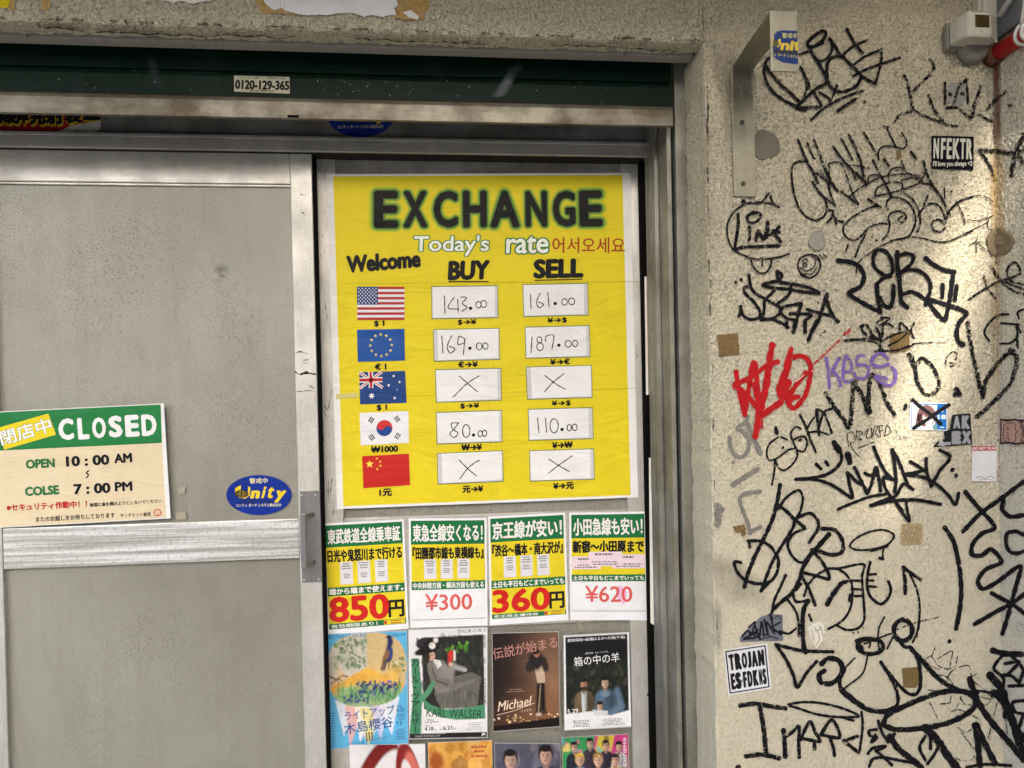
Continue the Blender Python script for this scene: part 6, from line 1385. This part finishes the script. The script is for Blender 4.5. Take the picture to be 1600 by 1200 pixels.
patch([(1146, 821), (1165, 820), (1166, 832), (1162, 839), (1156, 832), (1148, 832)], 'small torn brown tape bit on the left edge, above the grey smudge', 'tape', B0_, 'tape_residue', ragged=1.6, mat='tape', seed=5, group=G_)
patch([(1400, 236), (1407, 236), (1409, 247), (1402, 248)], 'tiny brown tape bit inside the thin looping tag', 'tape', B0_, 'tape_residue', ragged=.4, mat='tape', seed=6, group=G_)
# torn poster over the lintel, its glue round it
TP = crop(380, 0, 5)
s = NT('dried_glue'); h_, _, _ = stucco_height(s); f_ = s.noise(90, 4, .65)
M['glue'] = s.set(color=s.mix(s.ramp(f_, [(.35, 0.), (.65, 1.)]), (.30, .17, .03), (.44, .29, .10)), rough=.4, normal=s.bump(h_, .6, .004))
r_ = random.Random(6)
def rag(px, a, n=8):
    out = []
    for (x0, y0), (x1, y1) in zip(px, px[1:] + px[:1]):
        for k in range(n): t = k / n; out.append((x0 + (x1 - x0) * t + r_.uniform(-a, a), y0 + (y1 - y0) * t + r_.uniform(-a, a)))
    return out
torn = empty('torn_poster', on_wall(600, 10, 0), 'white remains of a torn poster with brown glue, over the lintel', 'poster')
for px in ([(78, -80), (90, 20), (150, 108), (240, 104), (330, 108), (440, 112), (300, -80)], [(1170, -80), (1170, 120), (1190, 138), (1260, 150), (1360, 162), (1412, 158), (1408, 96), (1450, 70), (1466, -80)], [(760, -60), (850, 108), (930, 118), (930, -60)]):
    g_ = Sheet(on_wall, .0004, TP, seed=2); g_.poly(rag(px, 5), (*B0_, 0), None, .0002); g_.build('glue', M['glue'], torn)
g_ = Sheet(on_wall, .0016, TP, seed=2)
g_.poly(rag([(165, -90), (162, 18), (210, 60), (248, 80), (296, 60), (345, 88), (430, 106), (482, 118), (600, 114), (640, 122), (750, 102), (850, 98), (905, 118), (940, 132), (1010, 118), (1080, 134), (1160, 112), (1200, 122), (1180, 66), (1212, 36), (1196, 0), (1200, -90)], 4), rgb(234, 234, 238), 0, .0008)
g_.poly(rag([(1244, 96), (1312, 80), (1372, 128), (1362, 156), (1290, 134)], 3), rgb(230, 230, 230), 0, .0008)
g_.stroke([(287, -40), (290, 64)], 4, rgb(190, 188, 192), layer=1); g_.stroke([(318, -40), (324, 60)], 3, rgb(198, 196, 198), layer=1); g_.stroke([(560, 80), (590, 70), (580, 92)], 3, rgb(196, 196, 200), layer=1)
g_.build('paper', M['paper'], torn)
patch([(222, -20), (222, 1), (262, 1), (270, 4), (284, 1), (300, 5), (332, 1), (335, -20)], 'narrow white paper remnant at the top, left of the torn poster', 'paper', rgb(230, 226, 216), 'torn_paper', ragged=.8, seed=7)
patch([(-20, -20), (-20, 12), (12, 12), (16, 4), (18, -20)], 'yellow sticker corner at the very top left', 'sticker', rgb(216, 196, 30), 'torn_sticker', ragged=.8, seed=8)
patch([(64, -16), (65, 12), (70, 16), (78, 14), (80, -16)], 'brown glue lump at the top, between yellow sticker and white remnant', 'glue', B0_, 'glue_lump', ragged=.8, seed=9, mat='glue')
patch([(16, -16), (14, 14), (22, 18), (25, -16)], 'thin brown glue run beside the yellow sticker corner', 'glue', B0_, 'glue_lump', ragged=.8, seed=10, mat='glue')

# stickers on the pier
NAVY = rgb(14, 14, 26)
def nf(sh):
    Q_ = crop(1400, 150, 8)
    for (t, a, b) in (('N', 466, 535), ('F', 560, 614), ('E', 632, 692), ('K', 708, 792), ('T', 796, 866), ('R', 878, 950)): sh.text(t, a + 6, 776 + (a - 466) * .02, b - 6, 776 + (b - 466) * .02, 246, rgb(206, 206, 192), .05, 0, 2, Q_)
    sh.text("I'll love you always <3", 464, 896, 952, 892, 82, rgb(206, 206, 192), .03, 0, 2, Q_)
patch([(1455.5, 212), (1521.5, 213.5), (1521, 266), (1455.5, 263.5)], 'dark navy sticker reading NFEKTR with a small line below', 'sticker', NAVY, 'wall_sticker', ragged=.2, mat='vinyl', extra=nf, n=3)
def tj(sh):
    G5 = crop(1120, 960, 5)
    q = quadmap(((52, 278), (392, 226), (426, 578), (90, 634)), G5, 100, 110)
    sh.tf = q
    sh.poly([(3.5, 3.5), (96.5, 3.5), (96.5, 106.5), (3.5, 106.5)], (.012, .012, .02), 1); sh.poly([(6.5, 6.5), (93.5, 6.5), (93.5, 103.5), (6.5, 103.5)], rgb(222, 224, 228), 2)
    for (t, y, h, xs) in (('TROJAN', 51, 37, ((10, 21), (24, 37), (39, 51), (53, 60), (62, 75), (77, 90))), ('ES-FDKNS', 97, 37, ((10, 19), (21, 32), (33, 36), (38, 46), (48, 59), (61, 72), (74, 82), (83, 91)))):
        for ch, (a, b) in zip(t, xs):
            if ch == '-': sh.rect(a, y - 20, b, y - 14, (.012, .012, .012), 4)
            else: sh.text(ch, a + 1.4, y - 1, b - 1.4, y - 1, h - 2, (.012, .012, .012), .11, 0, 4)
patch([(1130.4, 1015.6), (1198.4, 1005.2), (1205.2, 1075.6), (1138, 1086.8)], 'black and white sticker reading TROJAN ES-FDKNS, tilted', 'sticker', rgb(226, 228, 232), 'wall_sticker', ragged=.2, mat='vinyl', extra=tj, n=2)
def sk(sh):
    sh.tf = crop(1120, 960, 5)
    for (w, pts) in ((16, [(200, 170), (240, 130), (270, 160), (210, 190), (300, 185)]), (14, [(250, 100), (300, 60), (280, 150), (340, 190)]), (16, [(300, 90), (330, 180), (350, 60), (370, 170)]), (16, [(370, 40), (400, 160), (390, 60), (450, 150)]), (14, [(430, 10), (440, 100), (500, 160)]), (14, [(500, 60), (420, 110), (510, 150)]), (8, [(210, 200), (320, 150), (480, 190)]), (8, [(330, 200), (420, 175), (470, 185)]), (7, [(450, 30), (480, 10), (500, 40)]), (20, [(255, 150), (300, 140), (320, 120)]), (12, [(410, 0), (430, 60)])): sh.stroke(pts, w, (.012, .012, .016), layer=None)
patch([(1156, 1000), (1157, 994), (1172, 978), (1186, 965), (1202, 959), (1223, 960), (1223.5, 1001), (1190, 1002), (1156.5, 1003)], 'torn grey violet sticker covered in black scrawl', 'sticker', rgb(112, 114, 126), 'wall_sticker', ragged=.5, mat='vinyl', extra=sk, n=3)
def ht(sh):
    sh.tf = crop(1120, 800, 5); c_ = rgb(160, 154, 140)
    for pts in ([(760, 900), (790, 940), (800, 1000), (780, 1040)], [(800, 890), (820, 930), (830, 970)], [(770, 930), (800, 920), (820, 900)], [(740, 920), (760, 1000)]): sh.stroke(pts, 8, c_, layer=1)
patch([(1262, 981), (1268, 977), (1272, 974), (1280, 971), (1286, 975), (1289, 987), (1284, 1003), (1276, 1014), (1271, 1006)], 'scraped white sticker remnant shaped like a heart', 'sticker', rgb(224, 220, 206), 'torn_sticker', ragged=1.2, mat='paper', extra=ht, n=4, seed=14)
def bl(sh):
    J5 = crop(1280, 560, 5); sh.tf = quadmap(((710, 345), (1000, 346), (1000, 565), (705, 555)), J5, 100, 74)
    sh.rect(12, 3, 98, 72, rgb(60, 136, 200), 1); sh.rect(13, 6, 74, 70, rgb(214, 220, 230), 2); sh.poly([(74, 3), (98, 3), (98, 72), (66, 72)], rgb(36, 110, 186), 3)
    sh.rect(4, 3, 6, 70, rgb(90, 110, 170), 2)
    # plain brown haired head, no particular face
    sh.ell(44, 36, 25, 30, rgb(126, 92, 92), 4, 26); sh.poly([(19, 34), (30, 30), (28, 66), (14, 68)], rgb(126, 92, 92), 4); sh.ell(50, 42, 15, 18, rgb(238, 228, 224), 6, 22); sh.poly([(36, 26), (66, 28), (60, 36), (40, 40)], rgb(120, 86, 88), 7); sh.poly([(44, 60), (58, 58), (66, 72), (36, 72)], rgb(226, 226, 230), 7); sh.poly([(60, 62), (72, 54), (74, 72), (64, 72)], rgb(110, 150, 160), 8)
    for pts in ([(22, 30), (18, 66)], [(27, 26), (24, 66)], [(32, 20), (30, 60)]): sh.stroke(pts, 1.6, rgb(96, 66, 72), layer=9)
    sh.text('18', 76, 44, 96, 43, 11, rgb(222, 232, 240), .05, 0, 5); sh.rect(78, 22, 90, 25, rgb(190, 214, 234), 5); sh.rect(80, 64, 92, 67, rgb(200, 220, 236), 5)
    sh.tf = J5
    sh.stroke([(730, 322), (780, 370), (860, 430), (950, 512)], 30, (.012, .012, .014), layer=12); sh.stroke([(738, 545), (840, 480), (940, 410), (1015, 362)], 30, (.012, .012, .014), layer=14)
patch([(1422, 629), (1480, 629.2), (1480, 673), (1421, 671)], 'light blue sticker with a brown haired head crossed out in black', 'sticker', rgb(222, 226, 234), 'wall_sticker', ragged=.3, mat='vinyl', extra=bl, n=3)
def ak(sh):
    sh.tf = crop(1280, 560, 5); W_ = rgb(160, 160, 164)
    for (t, a, b, y, h) in (('A', 1046, 1104, 548, 100), ('K', 1114, 1176, 550, 104), ('E', 1040, 1104, 668, 96), ('X', 1116, 1186, 666, 98)): sh.text(t, a + 9, y - 8, b - 9, y - 8, h - 16, W_, .1, 0, 2)
    sh.poly([(925, 634), (960, 632), (972, 655), (1026, 652), (1028, 676), (985, 678), (966, 698), (955, 680), (922, 682), (940, 660)], W_, 2)
patch([(1488, 648), (1516, 646), (1519, 694), (1480, 697), (1458, 698.5), (1466, 688), (1476, 686), (1475, 674), (1484, 671)], 'black and grey sticker lettered AK EX, torn at its left', 'sticker', (.016, .016, .018), 'wall_sticker', ragged=.3, mat='vinyl', extra=ak, n=3)
def qr(sh):
    sh.tf = crop(1280, 560, 5); sh.poly([(1196, 686), (1386, 686), (1386, 720), (1196, 722)], rgb(178, 40, 48), 1); sh.text('DO NOT SCAN', 1200, 714, 1382, 711, 20, rgb(228, 222, 224), .04, 0, 2)
    sh.stroke([(1225, 930), (1270, 925), (1290, 940), (1340, 920), (1372, 940)], 4, (.1, .1, .12), layer=2); sh.stroke([(1240, 948), (1330, 945), (1365, 952)], 3, (.2, .2, .2), layer=2)
patch([(1519, 697), (1557.4, 697), (1556.6, 752), (1518.6, 751.6)], 'white slip headed DO NOT SCAN in red', 'sticker', rgb(222, 222, 224), 'wall_sticker', ragged=.2, mat='vinyl', extra=qr, n=2)
def pk(sh):
    sh.tf = crop(1284.8, 560, 5); D_ = (.03, .015, .02)
    sh.poly([(1398, 482), (1640, 486), (1640, 664), (1398, 660)], rgb(176, 142, 126), 1)
    sh.stroke([(1395, 476), (1450, 488), (1500, 478), (1560, 490), (1640, 480)], 14, D_, layer=2); sh.stroke([(1395, 664), (1450, 656), (1510, 668), (1580, 658), (1640, 668)], 14, D_, layer=3); sh.stroke([(1396, 476), (1394, 664)], 10, D_, layer=4)
    sh.stroke([(1420, 515), (1500, 505), (1510, 560), (1525, 570), (1512, 585), (1505, 650), (1430, 650), (1415, 620), (1418, 515)], 5, D_, layer=5)
    for pts in ([(1440, 535), (1455, 550), (1440, 560)], [(1440, 580), (1455, 585)], [(1435, 605), (1460, 605)], [(1435, 630), (1450, 620), (1460, 640)], [(1535, 505), (1560, 500), (1545, 535), (1575, 530)], [(1545, 550), (1580, 545), (1560, 580), (1580, 590)], [(1545, 600), (1580, 600), (1550, 640), (1580, 645)], [(1560, 510), (1590, 640)]): sh.stroke(pts, 6, D_, layer=6)
patch([(1563.6, 654.5), (1612, 656), (1612, 694), (1563.4, 693)], 'pinkish label with a dark drawn border on the side wall', 'sticker', (.05, .03, .03), 'wall_sticker', ragged=.2, mat='vinyl', extra=pk, n=2, base=.002)
def wr(sh):
    sh.tf = crop(1280, 560, 5); c_ = rgb(172, 160, 136)
    r = random.Random(3)
    for k in range(26): sh.ell(600 + r.uniform(0, 100), 530 + r.uniform(0, 90), r.uniform(4, 11), r.uniform(3, 7), c_, 1 + k % 8, 8)
patch([(1398, 668), (1404, 662), (1412, 664), (1420, 663), (1421, 672), (1419, 682), (1410, 686), (1402, 680)], 'scraped off cream sticker trace beside the blue sticker', 'sticker', rgb(206, 198, 176), 'torn_sticker', ragged=1.6, extra=wr, n=4, seed=15, base=.0008)
def ov(sh):
    sh.tf = crop(1400, 900, 8); c_ = rgb(120, 116, 106)
    for (x, y) in ((1490, 620), (1530, 680), (1560, 600), (1590, 650), (1500, 660)): sh.stroke([(x, y), (x + 22, y + 14), (x + 4, y + 24)], 6, c_, layer=1)
patch([(1578, 979), (1586, 973), (1598, 975), (1608, 980), (1608, 996), (1596, 994), (1586, 990)], 'worn oval whitish sticker on the side wall near the bottom', 'sticker', rgb(186, 180, 164), 'torn_sticker', ragged=.8, extra=ov, n=4, seed=16, base=.002)
